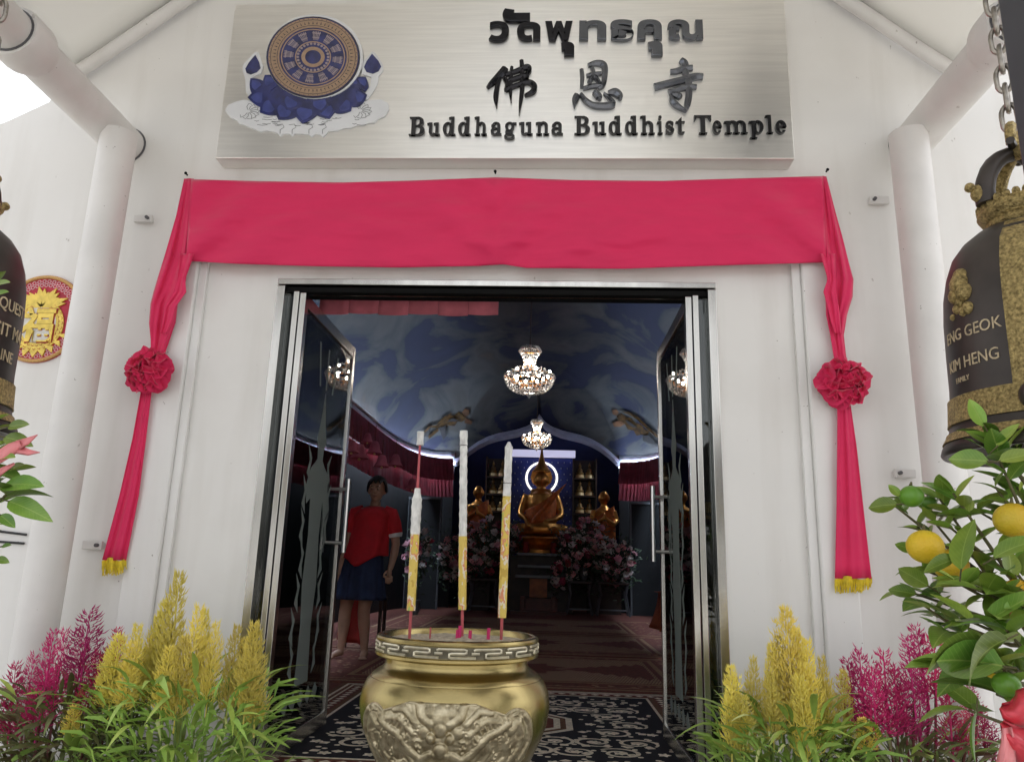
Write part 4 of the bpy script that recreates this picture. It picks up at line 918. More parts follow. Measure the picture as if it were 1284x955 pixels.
# ------------------------------------------------------------------ feathery celosia plants in pots
def plume_mesh(seed, m, n=560, ln=1.35):                       # unit height, unit width 0.34
    random.seed(seed); mb = MB(); pet = [(0,0,-.15),(.004,0,.4),(0,0,.98)]
    mb.tube(pet, [.010,.009,.003], 4)
    spikes = [(0, 0, 1.0, .5)]+[(random.uniform(-.11,.11), random.uniform(-.11,.11), random.uniform(.55,.93), .28) for _ in range(6)]
    for k in range(n):
        sx, sy, top, wd = spikes[0] if k % 2 else random.choice(spikes)
        t = random.random()**.85; z = t*top; env = wd*.30*((1-t)**.75*.95+.10)*(.55+.45*min(1, t/.12))
        a = random.random()*2*pi; r0 = env*random.uniform(.1,.75); L = ln*random.uniform(.06,.125)*(1.05-.5*t)
        c = V((sx*min(1,t*1.5)+r0*cos(a), sy*min(1,t*1.5)+r0*sin(a), z)); d = V((cos(a), sin(a), random.uniform(.55,1.5))).normalized()
        e = c+d*L; mid = c+d*L*.5+V((cos(a),sin(a),-.3))*L*.10; s = d.cross(V((random.random()-.5,random.random()-.5,random.random()))).normalized()*.0068
        s2 = d.cross(s).normalized()*.0068; u = V((0,0,.02))
        b = len(mb.v); mb.v += [tuple(c), tuple(mid+s), tuple(mid-s), tuple(e+u), tuple(mid+s2), tuple(mid-s2)]; mb.f += [(b,b+1,b+3,b+2), (b,b+4,b+3,b+5)]
    return mb.mesh('plume', m, fix=False)
def leaf_mesh(L, W, droop, m, fold=.25, n=6, name='leaf', wave=0):   # along +x, tip droops
    mb = MB(); vs = []; 
    for i in range(n+1):
        t = i/n; wv = W*(sin(pi*min(1, t*.93+.07))**.8)*(1-.15*t) if i < n else 0.0005
        if i == 0: wv = W*.10
        x = L*(t-.12*droop*t*t); z = L*(.22*t-droop*t*t*.75)+wave*sin(t*7)*W
        vs += [(x, -wv, z+wv*fold), (x, 0, z), (x, wv, z+wv*fold)]
    for i in range(n):
        b = 3*i; mb.f += [(b, b+1, b+4, b+3), (b+1, b+2, b+5, b+4)]
    mb.v = vs; return mb.mesh(name, m, True, fix=False, auto=180)
PY = [plume_mesh(40+k, M_yel) for k in range(3)]; PM = [plume_mesh(60+k, M_mag, 260) for k in range(3)]
LG = [leaf_mesh(.15, .010, .7, M_cleaf), leaf_mesh(.13, .012, .45, M_cleaf), leaf_mesh(.17, .011, 1.0, M_cleaf), leaf_mesh(.10, .009, .2, M_cleaf), leaf_mesh(.065, .0055, 1.3, M_cleafp)]
LM = [leaf_mesh(.13, .010, .7, M_mleaf), leaf_mesh(.12, .012, .5, M_cleaf), leaf_mesh(.15, .010, .9, M_mleaf), leaf_mesh(.09, .008, .2, M_mleaf)]
def celosia(label, potlab, pc, plumes, P, L, ms, nleaf, zr, spread, seed, group):
    random.seed(seed); t = thing('celosia_plant', label, 'flowering plant', (pc[0], pc[1], -.12), group=group); O = V(t.location)
    for k, (px, py, wpx, hpx, dy) in enumerate(plumes):
        top_ = at(px, py, pc[1]+dy); sc_ = (top_.y-CP.y)/FPX*1.03; h = hpx*sc_; wd = wpx*sc_/.34*(1.2 if P is PM else .86)
        b = top_-V((0,0,h)); lean = (b.x-pc[0])*.10
        link('plume', P[k % 3], t, b-V((lean*.0,0,0))-O, (random.uniform(-.08,.08), lean*.5, random.random()*6), (wd, wd, h))
        r = V((pc[0]+(b.x-pc[0])*.35+random.uniform(-.03,.03), pc[1]+random.uniform(-.08,.08), -.14)); m1 = r.lerp(b, .55)+V(((b.x-pc[0])*.12,0,0))
        MB().tube([r-O, m1-O, b-O+V((0,0,.03))], [.0055,.005,.0035], 6).build('stem', ms, t, smooth=True)
    for k in range(nleaf):
        a = random.random()*2*pi; q = random.random()**.6; z = zr[0]+(zr[1]-zr[0])*random.random(); rad_ = q*(.75+.35*(1-(z-zr[0])/(zr[1]-zr[0])))
        p = V((pc[0]+spread[0]*rad_*cos(a), pc[1]+spread[1]*rad_*sin(a), z)); j = random.randrange(len(L)); s = random.uniform(.8, 1.25)
        a2 = a+random.uniform(-.7,.7)
        link('leaf', L[j], t, p-O, (random.uniform(-.5,.5), random.uniform(-1.1,.25), a2), (s, s, s))
    fo = MB()
    for k in range(650):
        a = random.random()*2*pi; q = random.random()**.5; z = random.uniform(zr[0]-.10, zr[1]-.05); p = V((pc[0]+spread[0]*q*cos(a), pc[1]+spread[1]*q*sin(a), z))-O
        d = V((cos(a)*.8+random.uniform(-.6,.6), sin(a)*.6+random.uniform(-.7,.3), random.uniform(.3,1.5))).normalized(); s = d.cross(V((random.random()-.5, random.random()-.5, .3))).normalized()*random.uniform(.004,.008); l = random.uniform(.07,.15); b = len(fo.v)
        m_ = p+d*l*.5; e = p+d*l*.85+V((d.x*.2*l, d.y*.2*l, -.12*l)); fo.v += [tuple(p), tuple(m_+s), tuple(m_-s), tuple(e+s*.5), tuple(e-s*.5), tuple(e+d*l*.12-V((0,0,.1*l)))]; fo.f += [(b,b+1,b+2),(b+1,b+3,b+4,b+2),(b+3,b+5,b+4)]
    tag(fo.build('small_foliage', L[0].materials[0], t, fix=False), kind='stuff')
    pot = thing('flower_pot', potlab, 'flower pot', (pc[0], pc[1], -.45), group='glazed flower pots along the wall')
    MB().lathe([(.11,.001),(.15,.03),(.18,.2),(.19,.27),(.20,.275),(.20,.31),(.18,.31),(.175,.28)], 28, cap=False).build('pot', M_terra, pot, smooth=True, auto=35)
    MB().lathe([(.0,.285),(.178,.284)], 24, cap=False).build('potting_soil', M_soil, pot)
YL = [(227,722,46,150,.0),(215,756,40,110,.05),(246,762,42,112,-.04),(200,776,34,90,.03),(263,767,32,95,.02),(271,782,30,90,-.03),(296,786,32,95,.0),(318,782,40,95,-.05),(330,792,44,100,-.02),(307,802,30,75,.04),(150,797,46,80,-.05),(178,785,38,85,.0),(165,805,40,75,-.08),(232,800,46,90,-.08),(140,815,34,60,-.05),(212,812,40,70,-.09),(94,884,30,34,-.10),(190,800,36,80,.06),(322,830,36,70,.03)]
celosia('yellow feathery celosia plant with bright green leaves left of the doorway', 'glazed pot holding the left yellow celosia', (-.985,-.45), YL, PY, LG, M_pstem, 290, (.06,.44), (.33,.26), 4, 'celosia plants beside the doorway')
ML = [(115,763,44,78,.0),(70,790,26,70,.03),(83,790,24,85,-.02),(44,818,22,60,.0),(26,832,32,85,-.04),(59,838,36,70,-.06),(126,816,34,60,.0),(150,788,26,60,.05),(134,812,30,56,.04),(100,866,22,40,-.08),(36,868,30,50,-.05),(105,800,30,60,.03)]
celosia('magenta feathery celosia plant with dark stems left of the yellow one', 'glazed pot holding the left magenta celosia', (-1.42,-.42), ML, PM, LM, M_rstem, 200, (.05,.38), (.24,.22), 5, 'celosia plants beside the doorway')
YR = [(990,765,52,120,.0),(959,809,32,100,.03),(943,826,30,80,.0),(914,837,38,85,-.03),(1009,803,38,100,-.02),(1035,826,30,80,.0),(1052,842,32,70,.03),(924,850,36,75,.0),(1007,850,42,85,-.09),(975,800,38,95,.03),(1000,790,40,95,.02),(1083,900,34,34,-.06),(930,872,40,60,-.07),(1028,855,34,70,.04),(966,845,32,70,-.05)]
celosia('yellow feathery celosia plant with green leaves right of the doorway', 'glazed pot holding the right yellow celosia', (1.08,-.45), YR, PY, LG, M_pstem, 260, (.05,.40), (.25,.22), 6, 'celosia plants beside the doorway')
MR = [(1077,812,34,85,.0),(1068,826,34,70,.03),(1107,817,36,90,.0),(1118,835,38,75,-.03),(1155,785,36,80,.03),(1139,798,32,75,.0),(1166,794,36,70,.0),(1186,858,34,75,-.04),(1220,860,22,44,.0),(1209,890,20,40,-.04),(1230,884,24,45,.02),(1092,838,40,72,-.05),(1148,862,26,60,.03),(1130,850,28,60,.02),(1243,905,26,40,.0)]
celosia('magenta feathery celosia plant with reddish stems right of the yellow one', 'glazed pot holding the right magenta celosia', (1.47,-.42), MR, PM, LM, M_rstem, 180, (.05,.34), (.25,.22), 8, 'celosia plants beside the doorway')

# ------------------------------------------------------------------ citrus trees with fruit
def oval_leaf(L, W, cup, droop, m):
    mb = MB(); n = 7; vs = []
    for i in range(n+1):
        t = i/n; wv = W*(sin(pi*t**.82))**.75 if 0 < i < n else .0006
        z = L*(.10*t-droop*t*t); x = L*t
        vs += [(x,-wv,z+wv*cup),(x,-wv*.5,z+wv*cup*.35),(x,0,z),(x,wv*.5,z+wv*cup*.35),(x,wv,z+wv*cup)]
    for i in range(n):
        for k in range(4): b = 5*i+k; mb.f.append((b,b+1,b+6,b+5))
    mb.v = vs; return mb.mesh('leaf', m, True, fix=False, auto=180)
LO = [oval_leaf(.085,.020,.30,.12,M_leaf), oval_leaf(.095,.023,.20,.30,M_leaf), oval_leaf(.075,.017,.40,.05,M_leafy), oval_leaf(.105,.022,.25,.42,M_leaf), oval_leaf(.065,.016,.3,.1,M_leafy)]
def citrus(label, trunk, nodes, extra, fruits, seed, side):
    random.seed(seed); t = thing('citrus_tree', label, 'citrus tree', (trunk[0], trunk[1], -.45), group='potted citrus trees at the entrance'); O = V(t.location)
    T0 = V((trunk[0], trunk[1], -.16)); T1 = V((trunk[0], trunk[1], .55)); T2 = V((trunk[0], trunk[1]+.02, .95))
    MB().tube([T0-O, T1-O, T2-O], [.022,.017,.010], 10).build('trunk', M_bark, t, smooth=True)
    for (px, py, y, nl, s, spread) in nodes:
        c = at(px, py, y); r = T1.lerp(T2, random.random()); r.z = min(r.z, c.z-.05) if c.z > .6 else r.z
        m1 = r.lerp(c, .55)+V((0,0,-.03)); MB().tube([r-O, m1-O, c-O], [.007,.005,.0022], 6).build('branch', M_bark, t, smooth=True)
        d = (c-r).normalized(); a0 = random.random()*6
        for k in range(nl):
            a = a0+k*2.4; back = -d*(.012*k)*s; el = random.uniform(-.25,.75)
            out = (V((cos(a), sin(a)*.9, el*.8))*spread+d*.55).normalized()
            qx = out.to_track_quat('X', 'Z').to_euler(); qq = (out.to_track_quat('X', 'Z') @ Matrix.Rotation(random.uniform(-.6,.6), 3, 'X').to_quaternion()).to_euler()
            z = s*random.uniform(.55, 1.12); link('leaf', random.choice(LO), t, c+back-O, qq, (z, z, z))
    for (px, py, y, ang, tilt, s, roll, j) in extra:          # single leaves that stand out: angle on the picture plane
        c = at(px, py, y); out = V((cos(RAD(ang)), tilt, sin(RAD(ang)))).normalized()
        qq = (out.to_track_quat('X', 'Z') @ Matrix.Rotation(RAD(roll), 3, 'X').to_quaternion()).to_euler(); link('leaf', LO[j], t, c-O, qq, (s, s, s))
        r = c-out*.05; MB().tube([c-O-out*.02, c-O+out*.004], .0016, 5).build('leaf_stalk', M_bark, t)
    for (px, py, y, rp, m) in fruits:
        c = at(px, py, y); r = rp*(y-CP.y)/FPX; f = MB().ell(c-O, (r, r, r*.93), 24, 16).build('fruit', m, t, smooth=True)
        MB().tube([c-O+V((0,0,r*.90)), c-O+V((.004,.004,r*1.25))], [.004,.002], 6).build('fruit_stalk', M_bark, f)
    pot = thing('plant_tub', 'red glazed tub of the '+side+' citrus tree', 'plant tub', (trunk[0], trunk[1], -.45), group='tubs of the citrus trees')
    MB().lathe([(.14,.001),(.19,.04),(.22,.22),(.23,.28),(.245,.285),(.245,.32),(.22,.32),(.215,.29)], 30, cap=False).build('tub', mat('tub_glaze_'+side, (.24,.03,.02), .35, var=.2), pot, smooth=True, auto=35)
    MB().lathe([(.0,.295),(.217,.294)], 24, cap=False).build('potting_soil', M_soil, pot)
NR = [(1122,634,-1.55,4,.85,1.0),(1160,640,-1.5,5,.8,1.1),(1178,625,-1.55,6,.9,1.1),(1195,618,-1.6,6,.95,1.1),(1150,660,-1.5,5,.8,1.0),(1190,660,-1.6,6,.95,1.1),(1238,545,-1.62,8,1.1,1.0),(1246,560,-1.62,7,1.0,1.1),(1275,560,-1.55,6,1.0,1.1),(1248,610,-1.6,5,.9,1.1),(1275,610,-1.55,5,1.0,1.0),(1160,715,-1.55,5,.9,1.0),(1142,742,-1.55,7,.85,1.0),(1160,760,-1.6,7,.9,1.1),(1200,730,-1.7,7,1.1,1.1),(1230,740,-1.75,7,1.2,1.0),(1262,720,-1.7,7,1.1,1.1),(1215,690,-1.6,6,1.0,1.1),(1255,690,-1.6,6,1.0,1.1),(1180,790,-1.7,7,1.0,1.1),(1220,780,-1.8,8,1.2,1.1),(1262,790,-1.85,8,1.25,1.1),(1200,830,-1.9,6,1.2,1.0),(1240,830,-1.95,7,1.3,1.0),(1275,840,-1.9,6,1.2,1.0),(1170,770,-1.5,6,.9,1.1),(1250,870,-1.9,5,1.0,1.0),(1282,760,-1.8,7,1.2,1.0),(1225,640,-1.5,5,.9,1.1),(1215,890,-1.75,4,1.0,1.0),(1270,650,-1.5,6,1.0,1.0)]
XR = [(1126,632,-1.6,185,-.1,.75,70,1),(1130,622,-1.6,140,-.2,.55,60,4),(1150,745,-1.6,172,-.2,.75,60,0),(1165,735,-1.62,150,-.1,.8,70,1),(1150,690,-1.58,165,0,.7,80,4),(1205,715,-1.75,90,-.4,1.1,10,1),(1245,700,-1.75,35,-.3,1.0,40,3),(1200,700,-1.75,200,-.2,.9,60,0),(1240,810,-1.95,185,-.2,1.35,55,3),(1260,835,-1.95,172,-.2,1.4,70,1),(1265,800,-1.95,200,-.3,1.3,60,3),(1235,535,-1.65,120,-.2,.85,45,2),(1240,578,-1.68,180,-.2,1.05,65,0),(1250,560,-1.65,45,-.2,.85,40,2),(1252,578,-1.68,12,-.2,.95,60,2),(1225,890,-1.8,255,-.2,1.0,60,0)]
FR = [(1160,685,-1.63,21,M_orange),(1192,708,-1.60,20,M_orange),(1271,652,-1.66,22,M_orange),(1143,622,-1.6,14,M_lime),(1165,630,-1.52,9,M_lime),(1262,858,-1.92,15,M_lime),(1246,853,-1.85,9,M_orange),(1275,740,-1.7,14,M_orange)]
citrus('small citrus tree with orange and green fruit below the right bell', (1.36,-1.62), NR, XR, FR, 9, 'right')
NL = [(2,560,-1.62,7,1.0,1.1),(10,590,-1.65,7,1.1,1.1),(8,620,-1.68,6,1.1,1.1),(-18,560,-1.6,7,1.1,1.0),(-25,620,-1.6,7,1.1,1.0),(-20,360,-1.68,4,1.0,.9),(-15,660,-1.6,5,1.0,1.0),(-12,530,-1.6,5,1.0,1.0)]
XL = [(10,535,-1.66,5,-.2,.65,70,0),(5,548,-1.66,-10,-.2,.75,60,1),(12,588,-1.66,12,-.2,.55,65,2),(2,610,-1.7,8,-.3,1.05,50,1),(10,628,-1.7,-14,-.2,.95,60,3),(-8,358,-1.72,3,-.2,.62,60,2),(-10,372,-1.72,8,-.2,.62,60,2),(0,575,-1.7,-2,-.4,.7,40,2),(2,685,-1.6,10,-.2,.3,60,0),(-5,700,-1.6,-12,-.2,.45,60,0),(0,645,-1.72,-30,-.2,.6,50,0)]
citrus('citrus tree with only a few leaves showing at the left edge', (-1.12,-1.66), NL, XL, [(-40,620,-1.6,20,M_orange)], 12, 'left')
def ribbon(pts, w0, w1, y0, amp, name, m, par):
    rows = []
    for i, (px, py, wl) in enumerate(pts):
        a = pts[max(i-1,0)]; b = pts[min(i+1,len(pts)-1)]; dx, dy = b[0]-a[0], b[1]-a[1]; l = math.hypot(dx,dy) or 1
        rows.append([at(px-dy/l*wl*(u-.5)*2, py+dx/l*wl*(u-.5)*2, y0+amp*sin(u*5+i*.9)) for u in [k/6 for k in range(7)]])
    o = MB().loft(rows, cap=False, closed=False).build(name, m, par, smooth=True, auto=180, fix=False); md = o.modifiers.new('thick', 'SOLIDIFY'); md.thickness = .0012
    return o
rb = thing('ribbon_bow', 'pale pink satin ribbon with forked end among the left citrus leaves', 'ribbon', (0,0,0))
ribbon([(-22,585,7),(0,572,8),(14,563,8),(26,558,7)], 0, 0, -1.70, .006, 'ribbon_tail', M_pinkrib, rb)
ribbon([(22,558,6),(34,553,4.5),(47,545,.6)], 0, 0, -1.701, .004, 'ribbon_fork', M_pinkrib, rb)
ribbon([(22,563,6),(36,567,4),(50,567,.6)], 0, 0, -1.702, .004, 'ribbon_fork', M_pinkrib, rb)
ribbon([(-10,600,4),(4,589,4),(18,581,1.5)], 0, 0, -1.703, .003, 'ribbon_loop', M_pinkrib, rb)
rb = thing('ribbon_bow', 'glossy red satin bow at the lower right among citrus leaves', 'ribbon', (0,0,0))
ribbon([(1255,885,4),(1262,890,12),(1272,892,20),(1284,890,27),(1300,880,24)], 0, 0, -1.98, .022, 'bow_loop', M_bow, rb)
ribbon([(1256,905,3),(1266,918,12),(1278,930,20),(1292,940,24),(1310,945,20)], 0, 0, -2.0, .024, 'bow_loop', M_bow, rb)
ribbon([(1262,912,6),(1264,930,9),(1262,950,12),(1258,975,14)], 0, 0, -2.02, .012, 'ribbon_tail', M_pinkrib, rb)
ribbon([(1290,742,6),(1278,756,9),(1270,772,7),(1266,786,2)], 0, 0, -1.72, .010, 'ribbon_tail', M_bow, rb)
for q, (pa, pb) in enumerate((((-40,661),(33,670)), ((-40,676),(30,681)))):
    a, b = at(*pa, -.008), at(*pb, -.008); tag(MB().tube([a, b], .0052, 8).build('black_rod', M_cord), ('upper' if q == 0 else 'lower')+' of two thin black rods on the white wall at far left', 'rod', 'thin black rods on the left wall')

# ------------------------------------------------------------------ person standing inside
pe = thing('person', 'barefoot person in red T-shirt and dark navy knee-length skirt standing behind the left door', 'person', (-1.407, 3.774, .012))
b = MB()
def limb(pts, rads, n=14): b.tube(pts, rads, n)
limb([(-.02,0,.84),(-.085,.0,.74),(-.115,.0,.56),(-.128,-.005,.43),(-.135,.0,.38),(-.14,.012,.28),(-.145,.01,.16),(-.148,.01,.06)], [.10,.092,.072,.056,.054,.053,.040,.032])
limb([(.06,0,.84),(.075,.0,.74),(.055,-.01,.56),(.040,-.018,.43),(.038,-.012,.38),(.045,.0,.28),(.058,.0,.16),(.062,.0,.06)], [.10,.092,.072,.056,.054,.053,.040,.032])
for x, d in ((-.150,-.05), (.064,.015)):
    b.tube([(x,.03,.035),(x+d*.4,-.04,.036),(x+d*1.0,-.12,.020)], [.033,.036,.026], 12, flat=.8)
    for k in range(5): b.ell((x+d*1.15-.030+.015*k, -.142+abs(k-1.5)*.006, .012), (.009,.016,.010), 8, 6)
b.loft([[(cx_+rx*cos(2*pi*k/22), ry*sin(2*pi*k/22), z) for k in range(22)] for cx_, z, rx, ry in ((.02,.80,.135,.095),(.025,.92,.13,.085),(.04,1.05,.14,.09),(.055,1.16,.155,.095),(.062,1.25,.13,.08),(.066,1.31,.06,.06))])
limb([(.066,.005,1.28),(.076,-.008,1.37)], [.052,.048])
limb([(.06,0,1.245),(.18,.0,1.25),(.235,.0,1.225),(.265,.01,1.10),(.283,.015,.985),(.277,-.005,.90),(.262,-.03,.80),(.255,-.035,.765)], [.07,.060,.052,.044,.038,.036,.028,.024])
limb([(.06,0,1.245),(-.055,.0,1.25),(-.115,.0,1.225),(-.145,.01,1.10),(-.163,.02,.985),(-.175,.0,.90),(-.19,-.03,.80),(-.193,-.035,.765)], [.07,.060,.052,.044,.038,.036,.028,.024])
for x, s in ((.252,-1), (-.196,1)):                           # hands: palm, four fingers, thumb
    b.tube([(x,-.037,.775),(x,-.042,.735),(x,-.045,.700)], [.024,.034,.032], 12, flat=.6)
    for k in range(4):
        fx = x+(-.027+.018*k); l = (.062,.072,.068,.052)[k if s < 0 else 3-k]
        b.tube([(fx,-.047,.705),(fx,-.052,.705-l*.5),(fx-s*.002,-.046,.705-l)], [.0095,.0088,.0072], 8)
    b.tube([(x+s*.024,-.045,.752),(x+s*.043,-.058,.722),(x+s*.046,-.062,.692)], [.011,.0105,.008], 8)
hc = V((.080,-.012,1.468))
b.ell(hc+V((0,.012,.018)), (.074,.090,.094), 18, 14); b.ell(hc+V((0,-.012,-.040)), (.056,.070,.066), 16, 12); b.ell(hc+V((0,-.044,-.088)), (.026,.024,.018), 10, 8)
b.tube([hc+V((0,-.082,.012)), hc+V((0,-.100,-.022))], [.009,.016], 10); b.ell(hc+V((0,-.080,-.055)), (.024,.010,.007), 10, 6)
for s in (-1, 1):
    b.ell(hc+V((s*.028,-.075,.004)), (.016,.012,.009), 10, 6); b.ell(hc+V((s*.029,-.074,.024)), (.022,.012,.008), 10, 6); b.ell(hc+V((s*.074,.012,-.008)), (.012,.020,.030), 8, 8)
body = link('body', remesh(b, .0065, 3, 'body', M_skin), pe)
for s in (-1, 1):
    e = MB(); e.ell(hc+V((s*.028,-.0855,.004)), (.0095,.0030,.0038), 10, 6); ey = e.build('eye', mat('eye_white'+str(s), (.42,.38,.33), .3, var=0), body, smooth=True)
    e = MB(); e.ell(hc+V((s*.028,-.0885,.004)), (.0052,.0018,.0048), 10, 6); e.build('iris', M_hair, ey, smooth=True) if False else None
    MB().ell(hc+V((s*.028,-.0882,.004)), (.0055,.002,.0048), 10, 6).build('pupil', M_hair, body, smooth=True)
    MB().tube([hc+V((s*.012,-.086,.026)), hc+V((s*.030,-.088,.031)), hc+V((s*.046,-.078,.026))], [.003,.0036,.002], 6).build('eyebrow', M_hair, body)
MB().tube([hc+V((-.021,-.0885,-.056)), hc+V((0,-.0905,-.054)), hc+V((.021,-.0885,-.056))], [.0025,.0045,.0025], 8).build('lips', mat('lips', (.26,.07,.06), .5, var=0), body, smooth=True)
hr = MB(); rr = []
for i in range(13):
    th_ = pi*.60*i/12; row = []
    for k in range(30):
        a = 2*pi*k/30; f = sin(a); lim = 1.0
        t_ = th_*(1 if f > -.25 else .60+.12*sin(k*2.3)+.0) ; nz = 1.05+.05*NZ.noise(V((cos(a)*4, sin(a)*4, i*.4)))
        row.append(hc+V((.082*nz*sin(t_)*cos(a), .012+.100*nz*sin(t_)*sin(a), .020+.104*nz*cos(t_))))
    rr.append(row)
hr.loft(rr, cap=False).build('hair', M_hair, body, smooth=True, auto=180, fix=False).modifiers.new('t', 'SOLIDIFY').thickness = .012
# T-shirt: torso shell with pointed hem, and sleeves
sh = MB(); rr = []
for i in range(17):
    t = i/16; row = []
    for k in range(40):
        a = 2*pi*k/40; cxx = .068-.045*t; z0 = 1.315; hem = .775+.105*min(1, abs(cos(a)+.25)/.9)
        z = z0+(hem-z0)*t; wx = [.075,.150,.182,.178,.170,.165,.163,.163,.165,.168,.170,.172,.176,.180,.185,.190,.194][i]; wy = wx*.80+.016*max(0, t-.55) if i > 2 else wx*(.95-.07*i)
        wv = .010*sin(a*7+t*3)*t
        row.append((cxx+(wx+wv)*cos(a), .0+(wy+wv)*sin(a), z-(.018*(abs(cos(a)))**2 if i in (1,) else 0)-(.03*cos(a)**2 if i == 2 else 0)))
    rr.append(row)
shirt = sh.loft(rr, cap=False).build('tshirt', M_shirt, pe, smooth=True, auto=180, fix=False); shirt.modifiers.new('t', 'SOLIDIFY').thickness = .006
for pts in ([(.165,0,1.272),(.225,0,1.255),(.255,.006,1.17),(.272,.010,1.085)], [(-.035,0,1.272),(-.10,0,1.255),(-.138,.006,1.17),(-.152,.010,1.085)]):
    MB().tube(pts, [.062,.068,.066,.066], 18, cap=False).build('sleeve', M_shirt, shirt, smooth=True)
MB().tube([(.268,.008,1.095),(.275,.010,1.075),(.279,.011,1.05)], [.060,.066,.056], 16).build('sleeve_cuff', M_white, shirt, smooth=True)
sk = MB(); rr = []
for i in range(13):
    t = i/12; row = []
    for k in range(72):
        a = 2*pi*k/72; w_ = .156+.074*t**1.1; f = .012*t*sin(a*13+.6*sin(a*3))
        row.append((.005-.020*t+(w_+f)*cos(a), (w_*.74+f)*sin(a), .93-.435*t))
    rr.append(row)
sk.loft(rr, cap=False).build('skirt', M_skirt, pe, smooth=True, auto=180, fix=False).modifiers.new('t', 'SOLIDIFY').thickness = .006
rc = thing('red_drape', 'red cloth hanging from a low stool behind the person legs', 'cloth', (-1.60, 4.35, 0))
rr = [[(-.13+.26*u-.03*i*.12+(.05*(i/8) if u > .5 else 0), .03*sin(u*11+i*.2), .50-.40*i/8-.05*u*(i/8)) for u in [k/16 for k in range(17)]] for i in range(9)]
MB().loft(rr, cap=False, closed=False).build('cloth_panel', M_redc, rc, smooth=True, auto=180, fix=False).modifiers.new('t', 'SOLIDIFY').thickness = .004
st = MB().box(-.16,.26,.05,.30,.47,.50)
for x in (-.14,.24):
    for y in (.07,.28): st.box(x-.015,x+.015,y-.015,y+.015,0,.47)
st.build('stool_frame', M_wood, rc)
# ------------------------------------------------------------------ rugs
def frame_band(mb, x0, x1, y0, y1, w_, z0, z1):
    mb.box(x0, x1, y0, y0+w_, z0, z1); mb.box(x0, x1, y1-w_, y1, z0, z1); mb.box(x0, x0+w_, y0+w_, y1-w_, z0, z1); mb.box(x1-w_, x1, y0+w_, y1-w_, z0, z1)
r1 = thing('entrance_rug', 'black rug with cream scrollwork and octagon medallion just inside the doors', 'rug', (0,0,0), group='rugs on the hall floor')
X0, X1, Y0, Y1 = -1.16, 1.16, .13, 2.42
MB().box(X0, X1, Y0, Y1, .001, .008).build('rug_base', M_rugbrn, r1)
b1_ = MB(); frame_band(b1_, X0+.04, X1-.04, Y0+.04, Y1-.04, .018, .0081, .0095); frame_band(b1_, X0+.215, X1-.215, Y0+.20, Y1-.20, .016, .0081, .0095); frame_band(b1_, X0+.085, X1-.085, Y0+.085, Y1-.085, .012, .0081, .0095); b1_.build('border_line', M_cream, r1)
b2_ = MB(); frame_band(b2_, X0+.11, X1-.11, Y0+.105, Y1-.105, .07, .0081, .0092); b2_.build('border_band', M_rugmar, r1)
zz = MB()
def zig(xa, ya, xb, yb, n, wd):
    L = math.hypot(xb-xa, yb-ya); ux, uy = (xb-xa)/L, (yb-ya)/L; nx, ny = -uy, ux
    for k in range(n):
        t = (k+.5)*L/n; c = (xa+ux*t, ya+uy*t); h = L/n*.36
        zz.flatxy([(c[0]-ux*h, c[1]-uy*h), (c[0]-nx*wd, c[1]-ny*wd), (c[0]+ux*h, c[1]+uy*h), (c[0]+nx*wd, c[1]+ny*wd)], .0093, .0102)
for xa, ya, xb, yb, n in ((X0+.145,Y0+.15,X0+.145,Y1-.15,26),(X1-.145,Y0+.15,X1-.145,Y1-.15,26),(X0+.15,Y1-.14,X1-.15,Y1-.14,27),(X0+.15,Y0+.14,X1-.15,Y0+.14,27)): zig(xa, ya, xb, yb, n, .026)
tag(zz.build('border_motif', M_cream, r1), kind='stuff')
MB().box(X0+.235, X1-.235, Y0+.22, Y1-.22, .0081, .0090).build('rug_field', M_rugblk, r1)
OC = (.0, 1.27); oc = lambda r: [(OC[0]+r*1.12*cos(RAD(22.5+45*k)), OC[1]+r*cos(0)*sin(RAD(22.5+45*k))) for k in range(8)]
MB().flatxy(oc(.40), .0091, .0100).build('medallion_edge', M_cream, r1); MB().flatxy(oc(.365), .0101, .0106).build('medallion_ring', M_rugbrn, r1)
MB().flatxy(oc(.335), .0107, .0112).build('medallion_ring', M_cream, r1); MB().flatxy(oc(.30), .0113, .0118).build('medallion_field', M_rugmar, r1)
mm = MB()
for k in range(16):
    a = 2*pi*k/16
    for rr, s in ((.22, .035), (.12, .028)): c = (OC[0]+rr*cos(a), OC[1]+rr*sin(a)); mm.flatxy([(c[0]+s*cos(a), c[1]+s*sin(a)), (c[0]-s*.5*sin(a), c[1]+s*.5*cos(a)), (c[0]-s*cos(a), c[1]-s*sin(a)), (c[0]+s*.5*sin(a), c[1]-s*.5*cos(a))], .0119, .0126)
mm.build('medallion_motif', M_cream, r1)
scr = MB(); zc = [0]
def flat_ribbon(pts, ws):
    zc[0] = (zc[0]+1) % 12; z = .0101+.00012*zc[0]; n = len(pts); vs = []; fs = []
    for i, (x, y) in enumerate(pts):
        a = pts[max(i-1,0)]; b = pts[min(i+1,n-1)]; dx, dy = b[0]-a[0], b[1]-a[1]; l = math.hypot(dx,dy) or 1; w_ = ws[i]
        vs += [(x-dy/l*w_, y+dx/l*w_, z), (x+dy/l*w_, y-dx/l*w_, z)]
    scr.add(vs, [(2*i, 2*i+1, 2*i+3, 2*i+2) for i in range(n-1)])
def inside(x, y): return X0+.27 < x < X1-.27 and Y0+.25 < y < Y1-.25 and max(abs(x-OC[0])/1.12, abs(y-OC[1]), (abs(x-OC[0])/1.12+abs(y-OC[1]))/1.38) > .40
